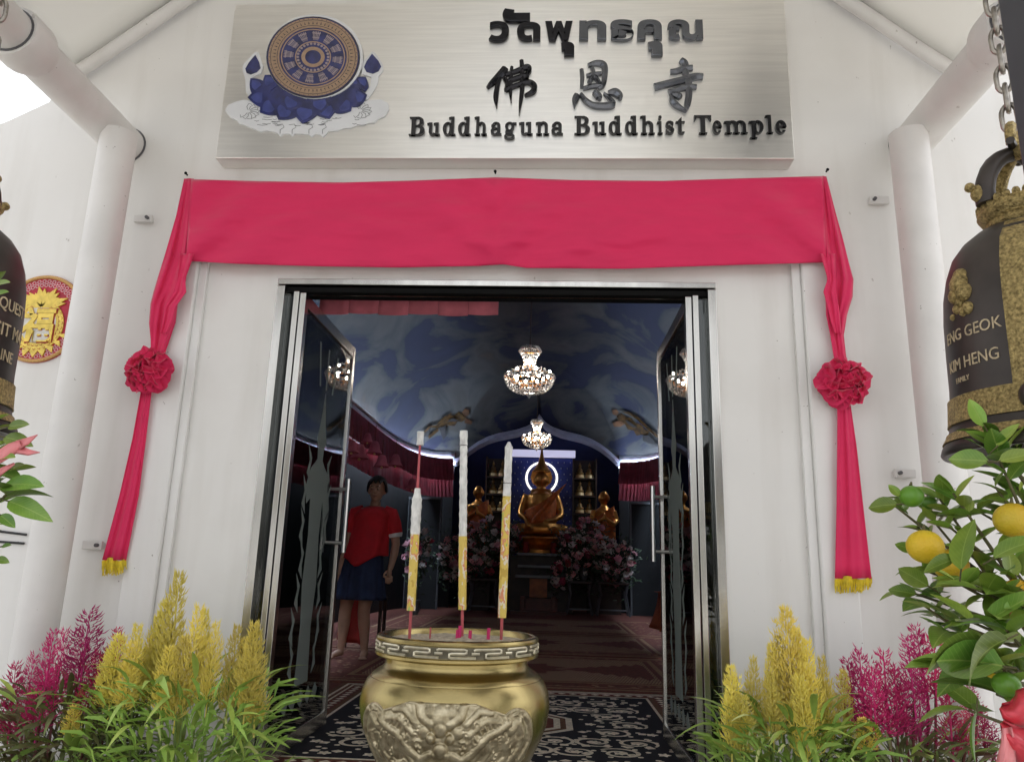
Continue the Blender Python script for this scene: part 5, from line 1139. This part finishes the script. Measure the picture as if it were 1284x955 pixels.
def spiral(cx, cy, r, a0, hand, turns=1.55):
    pts = []; ws = []
    for k in range(34):
        t = k/33; a = a0+hand*turns*2*pi*t; rr = r*(1-.84*t); p = (cx+rr*1.12*cos(a), cy+rr*sin(a)); pts.append(p); ws.append(.0125*(1-.3*t)*(.5+.5*min(1, t*6)))
    if all(inside(*p) for p in pts[::4]): flat_ribbon(pts, ws)
    for k in (5, 10, 15, 20):
        p = pts[k]; a = a0+hand*turns*2*pi*k/33
        q = [(p[0]+.03*cos(a+.5*hand)+.014*cos(t), p[1]+.03*sin(a+.5*hand)+.011*sin(t)) for t in [2*pi*i/7 for i in range(7)]]
        if all(inside(*u) for u in q): scr.flatxy(q, .0091, .0101+.0001*(k % 7))
    q = [(cx+.024*(1+.35*cos(5*t))*cos(t), cy+.022*(1+.35*cos(5*t))*sin(t)) for t in [2*pi*i/20 for i in range(20)]]
    if all(inside(*u) for u in q): scr.flatxy(q, .0091, .01165)
for i in range(-4, 5):
    for j in range(9):
        x = i*.205+(.0 if j % 2 else .10); y = .42+j*.215; h = 1 if (i+j) % 2 else -1
        if i < 0: h = -h
        spiral(x, y, .098, pi/2*(1 if j % 2 else -1)+.3*i, h)
for i in range(-9, 10):
    for j in range(13):
        x = i*.103+.05; y = .46+j*.155
        if random.random() < .8:
            a = random.random()*6; q = [(x+.028*(.5+.5*abs(cos(2*t)))*cos(t+a), y+.024*(.5+.5*abs(cos(2*t)))*sin(t+a)) for t in [2*pi*k/12 for k in range(12)]]
            if all(inside(*u) for u in q): scr.flatxy(q, .0091, .0100+.00006*((i+j) % 5))
tag(scr.build('scroll_pattern', M_cream, r1), kind='stuff')
for k, (ya, yb, lab) in enumerate(((2.46, 4.55, 'maroon and tan prayer rug directly behind the black entrance rug'), (4.60, 6.9, 'maroon and tan rug in the middle of the dark hall'), (6.95, 9.6, 'maroon and tan rug nearest to the altar'))):
    r = thing('hall_rug', lab, 'rug', (0,0,0), group='rugs on the hall floor')
    xa = 2.1 if k else 1.9
    MB().box(-xa, xa, ya, yb, .001, .007).build('rug_base', M_rugmar, r)
    MB().box(-xa+.75, xa-.75, ya+.42, yb-.30, .0071, .0082).build('rug_field', M_rugfield, r)
    bb = MB(); frame_band(bb, -xa+.05, xa-.05, ya+.05, yb-.05, .05, .0071, .0080); frame_band(bb, -xa+.66, xa-.66, ya+.34, yb-.24, .045, .0071, .0080); frame_band(bb, -xa+.24, xa-.24, ya+.16, yb-.12, .02, .0071, .0080); bb.build('border_line', mat('rug_tan%d' % k, (.30,.17,.09), .95, var=.3, scale=50), r)
    md = MB(); yc = (ya+yb)/2+.05
    for q in (-1, 1):
        n = 14; pts = [(q*(xa-.78)-q*(.75*(i/n)), yc+.46*(1-i/n)*(1+.18*((i % 2)*2-1))) for i in range(n+1)]+[(q*(xa-.78)-q*(.75*(i/n)), yc-.46*(1-i/n)*(1+.18*((i % 2)*2-1))) for i in range(n-1, -1, -1)]
        md.flatxy(pts, .0083, .0090)
    n = 20; md.flatxy([(.40*(1+.16*((i % 2)*2-1))*cos(2*pi*i/n), yc+.34*(1+.16*((i % 2)*2-1))*sin(2*pi*i/n)) for i in range(n)], .0083, .0090)
    md.build('corner_motif', M_rugmar, r)
    dm = MB(); random.seed(30+k)
    for q in range(150):
        side = q % 4; u = random.random(); off = random.uniform(.30, .60)
        x, y = ((-xa+off, ya+.3+u*(yb-ya-.5)) if side == 0 else (xa-off, ya+.3+u*(yb-ya-.5)) if side == 1 else (-xa+.3+u*(2*xa-.6), ya+.19+random.random()*.12) if side == 2 else (-xa+.3+u*(2*xa-.6), yb-.23+random.random()*.07))
        s = random.uniform(.012, .03); dm.flatxy([(x-s,y),(x,y-s*.8),(x+s,y),(x,y+s*.8)], .0071, .0081+.0001*(q % 5))
    tag(dm.build('border_motif', mat('rug_motif%d' % k, (.33,.19,.11), .95, var=.4, scale=50), r), kind='stuff')

# ------------------------------------------------------------------ chandeliers
def chandelier():
    t = thing('chandelier', '', 'chandelier', (0,0,0), group='crystal chandeliers')
    MB().tube([(0,0,.30),(0,0,1.25)], .008, 8).build('rod', M_wood, t)
    MB().lathe([(.0,1.26),(.05,1.25),(.06,1.20),(.0,1.19)], 16, cap=False).build('canopy_cup', M_gold2, t, smooth=True)
    for r, z in ((.095,.27),(.075,.06),(.26,-.04),(.20,-.10),(.10,-.19)): MB().tube([(r*cos(2*pi*k/28), r*sin(2*pi*k/28), z) for k in range(28)], .007, 6, closed=True).build('frame_ring', M_gold2, t, smooth=True)
    oc = MB()
    def bead(p, s, zl=1.4): p = V(p); oc.add([p+V(q) for q in ((s,0,0),(0,s,0),(-s,0,0),(0,-s,0),(0,0,s*zl),(0,0,-s*zl))], [(0,1,4),(1,2,4),(2,3,4),(3,0,4),(1,0,5),(2,1,5),(3,2,5),(0,3,5)])
    random.seed(17)
    for k in range(26):
        a = 2*pi*k/26
        for i in range(9): f = i/8; r = .088+(.09-.088)*f-.028*sin(pi*f)+.07*(1-f)**3*.5; bead((r*cos(a), r*sin(a), .26-.28*f), .011)
        for i in range(9): f = i/8; r = .255*cos(f*pi/2*.86)+.02; bead((r*cos(a+.1), r*sin(a+.1), -.05-.19*sin(f*pi/2)), .013)
        bead((.275*cos(a), .275*sin(a), -.06), .017, 2.0); bead((.115*cos(a), .115*sin(a), .265), .015, 1.8); bead((.10*cos(a), .10*sin(a), .30), .012)
        if k % 2: 
            for i in range(5): f = i/4; r = .09+.17*f; bead((r*cos(a), r*sin(a), .02-.05*f+.04*sin(pi*f)), .010)
    bead((0,0,-.27), .03, 1.5)
    tag(oc.build('crystals', M_cryst, t, fix=False), kind='stuff')
    for k in range(14):
        a = 2*pi*k/14+.1; r, z = (.235, -.01) if k % 2 else (.15, -.07); MB().ell((r*cos(a), r*sin(a), z), (.013,.013,.022), 8, 6).build('bulb', M_bulb, t)
    for k in range(4): a = 2*pi*k/4; MB().ell((.04*cos(a), .04*sin(a), .10+.02*k), (.012,.012,.02), 8, 6).build('bulb', M_bulb, t)
    return t
c1 = chandelier(); c1.scale = (.92, .92, .86); c1.location = (.05, 4.2, 2.74); c1['label'] = 'nearer and larger lit crystal chandelier hanging from the painted ceiling'
c2 = copy_tree(c1); c2.location = (.065, 8.3, 2.79); c2.scale = (.84, .84, .78); c2['label'] = 'smaller farther lit crystal chandelier in front of the niche arch'

# ------------------------------------------------------------------ altar, statues
bp_ = thing('backdrop_panel', 'dark blue starred backdrop panel with pale lamp bar behind the golden statue', 'backdrop', (0,0,0))
MB().box(-.52, .765, 12.55, 12.62, .9, 3.02).build('panel', mat('backdrop_blue', (.018,.032,.20), .5, var=.4, scale=2), bp_)
sd_ = MB(); random.seed(3)
for i in range(10):
    for j in range(17):
        x, z = -.45+.128*i+(.064 if j % 2 else 0), 1.02+.12*j
        if x < .74: sd_.add([(x-.012,12.545,z),(x,12.545,z-.022),(x+.012,12.545,z),(x,12.545,z+.022),(x,12.53,z)], [(0,1,4),(1,2,4),(2,3,4),(3,0,4)])
tag(sd_.build('silver_star', mat('star_silver', (.5,.55,.7), .3, .6, var=0), bp_), kind='stuff')
MB().box(-.56, .80, 12.40, 12.54, 3.04, 3.18).build('lamp_bar', M_lamp, bp_, bevel=.01)
ha = thing('halo_light', 'white glowing ring light behind the head of the golden statue', 'ring light', (.11, 12.42, 2.60))
MB().tube([(.315*cos(2*pi*k/48), 0, .315*sin(2*pi*k/48)) for k in range(48)], .022, 8, closed=True).build('ring_tube', M_halo, ha, smooth=True)
MB().tube([(0,.02,-.31),(0,.10,-.31)], .02, 8).build('ring_mount', M_grey, ha)
def seated(nm, label, loc, cat, k=1.0, group=None, vox=.022):
    t = thing(nm, label, cat, loc, 0, group); b = MB()
    b.ell((0,0,.10), (.50,.36,.12), 20, 10); b.ell((-.36,-.10,.13), (.22,.16,.12), 14, 8); b.ell((.36,-.10,.13), (.22,.16,.12), 14, 8)
    b.tube([(-.38,-.10,.12),(-.1,-.30,.13),(.2,-.32,.12)], [.12,.10,.07], 12); b.tube([(.38,-.10,.12),(.1,-.28,.17),(-.2,-.30,.16)], [.12,.10,.06], 12)
    b.tube([(0,0,.1),(0,.0,.35),(0,.01,.60),(0,.02,.80),(0,.02,.90)], [.27,.235,.275,.26,.12], 18); b.tube([(-.2,.02,.80),(.2,.02,.80)], [.13,.13], 14)
    b.tube([(0,.02,.86),(0,.0,1.0)], [.10,.085], 12)
    for s in (-1, 1):
        b.tube([(s*.26,.02,.80),(s*.36,.03,.58),(s*.40,-.02,.42)], [.11,.085,.07], 12)
        b.tube([(s*.40,-.02,.42),(s*.28,-.22,.32),(s*(.08 if s > 0 else .22),-.34,(.27 if s > 0 else .16))], [.07,.055,.045], 12)
        b.ell((s*.135,.0,1.10), (.02,.04,.09), 8, 8); b.ell((s*.05,-.118,1.12), (.028,.016,.010), 8, 6)
    b.ell((0,-.01,1.12), (.125,.135,.155), 18, 14); b.tube([(0,-.13,1.13),(0,-.155,1.07)], [.012,.022], 8); b.ell((0,-.128,1.03), (.035,.016,.012), 8, 6)
    b.ell((0,.01,1.24), (.095,.095,.08), 14, 8)
    link('body', remesh(b, vox, 2, 'body', M_gold2), t); return t
bu = seated('seated_statue', 'large golden seated Buddha statue with orange sash and spired crown', (.11, 11.95, 1.40), 'statue')
MB().lathe([(.10,1.26),(.16,1.27),(.15,1.32),(.10,1.38),(.07,1.46),(.045,1.54),(.025,1.66),(.012,1.80),(.0,1.90)], 20, cap=False).build('spired_crown', M_gold2, bu, smooth=True)
MB().prism([(-.10,.98),(0,.95),(.10,.98),(.19,1.06),(.22,1.16),(.19,1.28),(.12,1.38),(.06,1.48),(0,1.66),(-.06,1.48),(-.12,1.38),(-.19,1.28),(-.22,1.16),(-.19,1.06)], .05, .08).build('crown_plate', M_gold2, bu, bevel=.008)
rr = []
for i in range(15):
    t = i/14; c = V((.30,-.02,.86)).lerp(V((-.12,-.02,.26)), t); y = -.275-.035*sin(pi*t); rr.append([(c.x+u*.24*.8, y+.05*abs(u)**2, c.z+u*.24*.7) for u in (-1,-.5,0,.5,1)])
MB().loft(rr, cap=False, closed=False).build('sash', M_robe, bu, smooth=True, fix=False, auto=180).modifiers.new('t', 'SOLIDIFY').thickness = .012
rr = []
for i in range(9):
    row = []
    for k in range(32):
        a = 2*pi*k/32; zt = .70+.19*cos(a-.35); z = .24+(zt-.24)*i/8; r = .29 if z < .45 else .29+.015*sin((z-.45)*7)
        if z > .70: r *= 1-.9*(z-.70)
        row.append((r*1.06*cos(a), .01+r*1.03*sin(a), z))
    rr.append(row)
MB().loft(rr, cap=False).build('robe', M_robe, bu, smooth=True, fix=False, auto=180).modifiers.new('t', 'SOLIDIFY').thickness = .01
MB().lathe([(.60,-.02),(.64,-.05),(.56,-.12),(.50,-.17),(.56,-.22),(.66,-.27),(.66,-.33),(.0,-.34)], 28).build('lotus_base', M_gold2, bu, smooth=True, auto=40)
def monk(label, loc):
    t = thing('attendant_statue', label, 'statue', loc, 0, 'attendant statues beside the golden statue'); b = MB()
    b.tube([(0,0,0),(0,0,.3),(0,0,.62),(0,.0,.84),(0,.01,.93)], [.19,.18,.17,.19,.08], 16); b.tube([(0,0,.9),(0,0,1.0)], [.07,.06], 10); b.ell((0,-.01,1.10), (.10,.115,.135), 14, 12); b.tube([(0,-.115,1.11),(0,-.135,1.07)], [.012,.018], 8)
    for s in (-1, 1): b.tube([(s*.17,0,.85),(s*.24,-.02,.66),(s*.17,-.16,.58),(s*.03,-.23,.68)], [.075,.065,.055,.04], 10); b.ell((s*.10,0,1.09), (.018,.03,.05), 8, 6)
    b.tube([(0,-.24,.66),(0,-.25,.80)], [.045,.02], 10); link('body', remesh(b, .02, 2, 'body', M_gold2), t)
    rr = []
    for i in range(9):
        f = i/8; rr.append([((.205+.03*f)*cos(a), (.20+.03*f)*sin(a)-.0, .82-.82*f+.14*cos(a)*(1-f)) for a in [2*pi*k/24 for k in range(24)]])
    MB().loft(rr, cap=False).build('robe', M_robe, t, smooth=True, fix=False, auto=180)
    MB().box(-.3,.3,-.3,.3,-1.3,-.002).build('plinth', M_wood, t)
monk('gilded praying monk statue left of the golden Buddha above the flowers', (-1.12, 11.75, 1.11)); monk('gilded praying monk statue right of the golden Buddha above the flowers', (1.34, 11.75, 1.06))
M_small = mat('small_gold', (.42,.26,.10), .35, .8, var=.3); M_base = mat('pale_gold_base', (.80,.58,.28), .4, .2, var=.15)
sb = [MB().lathe([(.085,0),(.095,.02),(.085,.05),(.092,.07),(.0,.075)], 16).mesh('lotus_base', M_base, True, auto=40),
      MB().ell((0,0,.105), (.082,.055,.035), 12, 8).tube([(0,0,.10),(0,0,.18),(0,0,.215)], [.05,.052,.02], 12).ell((0,-.005,.25), (.03,.032,.036), 10, 8).lathe([(.024,.275),(.012,.30),(.0,.34)], 10).mesh('figure', M_small, True, auto=60)]
for s, xs_, nm in ((-1, (-.89,-.70), 'left'), (1, (.895,1.09), 'right')):
    ca_ = thing('niche_cabinet', 'dark wooden cabinet with shelves of small golden statues '+nm+' of the blue panel', 'cabinet', (0,0,0), group='statue cabinets')
    x0, x1 = min(xs_)-.15, max(xs_)+.15
    MB().box(x0, x1, 12.58, 12.62, 0, 3.0).box(x0, x0+.03, 12.26, 12.579, 0, 3.0).box(x1-.03, x1, 12.26, 12.579, 0, 3.0).build('carcass', M_wood, ca_)
    for j, z in enumerate((2.60, 2.245, 1.895)):
        MB().box(x0+.031, x1-.031, 12.27, 12.578, z-.03, z).build('shelf', M_wood, ca_)
        for i, x in enumerate(xs_):
            t = thing('small_statue', '%s small gold seated statue on the %s shelf of the %s cabinet' % (('left','right')[i], ('top','middle','bottom')[j], nm), 'figurine', (x, 12.38, z+.001), group='small golden statues on the shelves')
            link('lotus_base', sb[0], t); link('figure', sb[1], t)
al = thing('altar', 'dark tiered altar with orange front panel and red posts below the golden Buddha', 'altar', (.11, 11.3, 0))
MB().box(-.62, .62, .05, 1.05, 0, 1.02).build('altar_core', M_wood, al)
for z, w_, d in ((1.021,.42,-.12),(.80,.40,-.16),(.62,.44,-.24)): MB().box(-w_, w_, d, .049, z, z+.05).build('altar_step', M_grey, al, bevel=.006)
MB().box(-.17, .15, -.30, -.25, .28, .61).build('front_panel', mat('orange_panel', (.30,.085,.015), .45, var=.3), al)
MB().box(-.34, .34, -.28, .049, .0, .27).build('plinth', M_redwood, al)
for x in (-.29, .27): MB().box(x-.045, x+.045, -.36, -.281, .0, .30).build('red_post', M_redwood, al, bevel=.008)
for x in (-.26, .26): MB().lathe([(.05,0),(.07,.05),(.05,.15),(.06,.2)], 12, c=(x,-.05,1.072)).build('red_vase', M_redc, al, smooth=True)
MB().box(-.5, .5, -.55, -.365, 0, .05).build('kneeling_step', M_redwood, al)
for k, (x0, x1) in enumerate(((-1.15,-.62),(.62,1.06),(1.16,1.72))):
    tb = thing('side_table', ('dark side table with pale carved legs left of the altar','dark side table with pale carved legs right of the altar','farther right dark side table near the hall door')[k], 'table', ((x0+x1)/2, 10.95, 0), group='carved side tables before the altar'); h = (x1-x0)/2
    MB().box(-h, h, -.2, .25, .55, .59).build('tabletop', M_wood, tb, bevel=.006)
    for sx in (-1, 1):
        for sy in (-.16, .21): MB().tube([(sx*(h-.03),sy,.55),(sx*(h-.06),sy,.38),(sx*(h-.02),sy,.16),(sx*(h+.01),sy,.01)], [.025,.02,.016,.022], 8).build('leg', M_grey, tb, smooth=True)
    MB().box(-h+.04, h-.04, -.17, -.15, .10, .125).build('stretcher', M_grey, tb)
# flower arrangements: petals clusters and leaves round a vase
fl_m = {}
def bloom(m, seed):
    random.seed(seed); mb = MB()
    for k in range(9):
        a = k*2.4; el = .2+.08*k; d = V((cos(a)*cos(el), sin(a)*cos(el), sin(el))); s = d.cross(V((0,0,1))).normalized()*.028; b = len(mb.v)
        mb.v += [(0,0,0), tuple(d*.03+s), tuple(d*.058), tuple(d*.03-s)]; mb.f.append((b,b+1,b+2,b+3))
    return mb.mesh('bloom', m, fix=False)
BL = [bloom(m, i) for i, m in enumerate((M_flowp, M_flowr, M_floww, M_flowp, M_flowr))]
FA = [('left tall mass of dim pink and red altar flowers',(-.95,11.15,1.15),(.46,.24,.56),110),('low left altar flowers with pale blossoms by the hall door',(-1.38,11.0,.90),(.40,.24,.46),80),('right tall mass of dim red and pink altar flowers',(.92,11.15,1.15),(.46,.24,.58),115),('right outer altar flowers with dusty pink sprays',(1.52,11.0,.92),(.36,.24,.44),80),('small flower vase left of the golden Buddha',(-.42,11.4,1.35),(.18,.14,.26),34),('small flower vase right of the golden Buddha',(.62,11.4,1.30),(.18,.14,.30),24),('low flowers right below the golden Buddha',(.52,11.05,.72),(.22,.16,.30),28),('flowers at the rear left corner of the hall',(-1.9,9.6,1.0),(.26,.2,.40),30)]
for k, (lab, c, r, n) in enumerate(FA):
    t = thing('flower_arrangement', lab, 'flowers', (c[0], c[1], 0), group='altar flower arrangements'); random.seed(50+k); zb = .592 if c[2] < 1.0 or k in (0, 2) else 1.03
    if k in (7,): zb = .0
    MB().lathe([(.05,0),(.09,.08),(.07,.18),(.09,.24)], 14, c=(0,0,zb)).build('vase', M_grey, t, smooth=True)
    st = MB(); lv = MB()
    for q in range(n):
        while True:
            p = V((random.uniform(-1,1), random.uniform(-1,1), random.uniform(-1,1)))
            if p.length < 1: break
        p = V((p.x*r[0], p.y*r[1], c[2]+p.z*r[2])); s = random.uniform(.95, 1.65)
        link('bloom', BL[(0,1,2,3,0)[q % 5] if random.random() < .8 else 2], t, p, (random.uniform(.4,1.5), random.uniform(-.5,.5), random.uniform(-.6,.6)), (s,s,s))
        if q % 3 == 0: st.tube([(0,0,zb+.2), (p.x*.5, p.y*.5, (zb+.2+p.z)/2+.05), p], .004, 4)
    for q in range(n*9):
        p = V((random.gauss(0,.5)*r[0], random.gauss(0,.5)*r[1], c[2]-.05+random.gauss(0,.5)*r[2])); d = V((random.uniform(-1,1), random.uniform(-1,1), random.uniform(-.4,1))).normalized(); s = d.orthogonal().normalized()*.016; b = len(lv.v)
        lv.v += [tuple(p), tuple(p+d*.05+s), tuple(p+d*.10), tuple(p+d*.05-s)]; lv.f.append((b,b+1,b+2,b+3))
    st.build('stems', M_flowl, t); tag(lv.build('foliage', M_flowl, t, fix=False), kind='stuff')
for s, x0, x1 in ((1, 1.80, 2.44), (-1, -2.44, -1.78)):
    hd = thing('hall_door', 'dark rear hall door with thin grey frame at the '+('right' if s > 0 else 'left')+' of the altar', 'door', (0,0,0), group='dark doors in the rear wall'); y = 11.35 if s < 0 else 11.35
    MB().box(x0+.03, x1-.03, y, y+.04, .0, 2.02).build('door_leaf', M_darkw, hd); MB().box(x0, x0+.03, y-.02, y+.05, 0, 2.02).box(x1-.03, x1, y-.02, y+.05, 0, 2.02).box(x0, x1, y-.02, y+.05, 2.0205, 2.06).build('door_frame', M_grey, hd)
    MB().tube([(x0+.10, y-.03, .95),(x0+.10, y-.03, 1.15)], .012, 8).build('door_handle', M_grey, hd)
# painted flying figures on the vault (flat relief)
def vault_pt(px, py):
    import bisect
    best = None; d = CF+CR*((px-642)/FPX)-CU*((py-477.5)/FPX); d.normalize()
    hit = ceil.ray_cast(CP, d)
    return hit[1]-d*.01 if hit[0] else CP+d*12
M_ang = mat('painted_ochre', (.085,.045,.014), .9, var=.5, scale=14, col2=(.03,.018,.012), spec=.1); M_angp = mat('painted_skin', (.11,.055,.03), .9, var=.3, scale=8, spec=.1); M_angd = mat('painted_brown', (.012,.009,.009), .8, var=.3, scale=8)
bpy.context.view_layer.update()
def angel(pts_list, lab):
    t = thing('painted_figure', lab, 'painted figure', (0,0,0), group='painted flying figures on the ceiling')
    for nm, m, pts, lift in pts_list:
        front = [vault_pt(*p)*1.0 for p in pts]; front = [CP+(q-CP)*(1-.0008*lift) for q in front]; back = [CP+(q-CP)*1.0012 for q in front]; n = len(pts)
        mb = MB(); mb.add(front+back, [tuple(range(n)), tuple(range(2*n-1, n-1, -1))]+[(k, n+k, n+(k+1)%n, (k+1)%n) for k in range(n)]); mb.build(nm, m, t)
def shape(sx, ox, oy): return [(ox+sx*x, oy+y) for x, y in []]
L_ = [('robe', M_ang, [(546,538),(550,529),(556,526),(562,520),(569,521),(575,516),(581,519),(585,525),(579,529),(574,528),(570,534),(562,533),(558,538),(552,535)], 1), ('scarf', M_angd, [(531,547),(538,533),(543,528),(541,536),(537,548)], 2), ('head', M_angp, [(579,517),(583,512),(588,514),(588,520),(583,522)], 3), ('arm', M_angp, [(584,524),(592,528),(591,532),(582,530)], 2), ('sash', M_angd, [(551,537),(559,533),(560,546),(556,551),(553,544)], 4), ('ribbon', M_ang, [(531,541),(538,534),(547,533),(556,523),(566,517),(566,519),(557,526),(548,536),(539,536),(533,543)], 5), ('ribbon', M_angd, [(560,529),(567,524),(574,526),(570,529),(565,528)], 6), ('leg', M_ang, [(537,547),(543,541),(549,537),(550,540),(543,546),(538,550)], 3)]
angel(L_, 'ochre painted flying figure on the left of the ceiling')
R_ = [('robe', M_ang, [(773,521),(779,518),(786,523),(792,524),(797,530),(804,532),(808,538),(814,541),(812,546),(804,545),(798,546),(795,540),(787,538),(784,532),(777,530)], 1), ('head', M_angp, [(768,519),(768,514),(773,513),(776,517),(773,521)], 3), ('arm', M_angp, [(768,530),(776,527),(784,531),(778,535),(770,535)], 2), ('scarf', M_angd, [(806,546),(814,545),(826,560),(818,561),(806,552)], 4), ('ribbon', M_ang, [(778,516),(788,516),(800,522),(812,534),(826,546),(824,549),(810,537),(799,526),(787,519)], 5), ('ribbon', M_angd, [(784,526),(792,530),(799,536),(794,536),(787,531)], 6)]
angel(R_, 'ochre painted flying figure on the right of the ceiling')
# silk bell ornaments hanging before the left valance
HB = [(451,566,5.6,1.15),(470,561,5.9,1.0),(479,578,5.2,.9),(496,577,6.4,1.0),(461,549,6.3,.8),(517,607,7.0,.95),(377,521,3.4,1.0),(401,519,4.2,.8),(386,595,3.0,.8),(441,560,5.0,.9)]
WH = ['first of the pink silk bells from the left door stile','tall pink silk bell just right of the first','low pink silk bell under the tall one','pink silk bell farther along the valance','small high pink silk bell near the ceiling light','last pink silk bell beside the left incense stick','pink silk bell seen through the left glass door','small pink silk bell high behind the left glass door','lowest pink silk bell behind the left glass door','pink silk bell half hidden by the left door stile']
lm_ = [MB().lathe([(.012,.13),(.03,.125),(.048,.09),(.058,.04),(.085,0),(.082,-.004),(.05,.035),(.02,.11)], 16, cap=False).mesh('bell_skirt', M_pinkv, True, auto=60), MB().tube([(0,0,.12),(0,0,.30)], .004, 5).mesh('cord', M_rugmar), MB().ell((0,0,-.01), (.014,.014,.014), 8, 6).mesh('clapper', M_base, True)]
for (px, py, y, s), lab in zip(HB, WH):
    p = at(px, py, y); t = thing('hanging_silk_bell', lab, 'hanging ornament', p, group='pink silk bells hanging along the left wall'); t.scale = (s*1.15,)*3
    link('bell_skirt', lm_[0], t, (0,0,-.06)); link('clapper', lm_[2], t, (0,0,-.06)); link('cord', lm_[1], t, (0,0,-.06))
ps = thing('pink_valance_strip', 'pink pleated cloth strip above the inside of the doorway', 'valance', (0,0,0))
for k in range(6):
    x0 = -.90+.15*k; MB().loft([[(x0+.001+.148*u, .33+.012*sin(pi*u), z) for u in (0,.25,.5,.75,1)] for z in (2.040+.006*(k % 2), 2.2)], cap=False, closed=False).build('cloth_panel', M_pinkv, ps, smooth=True, fix=False, auto=180).modifiers.new('t', 'SOLIDIFY').thickness = .004
# low table with orange cloth behind the right door
tb = thing('draped_table', 'low table draped with orange cloth behind the right glass door', 'table', (1.85, 5.0, 0))
MB().box(-.35, .5, -.3, .4, .55, .60).build('tabletop', M_wood, tb)
for sx in (-.3,.45):
    for sy in (-.26,.36): MB().box(sx-.02, sx+.02, sy-.02, sy+.02, 0, .549).build('leg', M_wood, tb)
rr = [[(-.37-.10*(i/8)**1.5*(1+.3*sin(k*.8)) if k < 9 else -.37+(k-8)*.10, (.41-.09*k if k < 9 else -.33-.02*sin(k*2)*(i/8)), .604-.36*(i/8)) for k in range(17)] for i in range(9)]
MB().loft(rr, cap=False, closed=False).build('orange_cloth', M_orangec, tb, smooth=True, fix=False, auto=180).modifiers.new('t', 'SOLIDIFY').thickness = .005
MB().box(-.42, .5, -.35, .4, .6045, .611).build('cloth_top', M_orangec, tb)
MB().lathe([(.05,.0),(.13,.02),(.15,.05),(.14,.055),(.0,.03)], 20, c=(-.22,-.1,.612)).build('cream_tray', M_cream, tb, smooth=True)
MB().lathe([(.05,.0),(.10,.05),(.11,.12),(.07,.18),(.0,.19)], 18, c=(-.22,-.1,.644)).build('black_bowl', M_wood, tb, smooth=True)
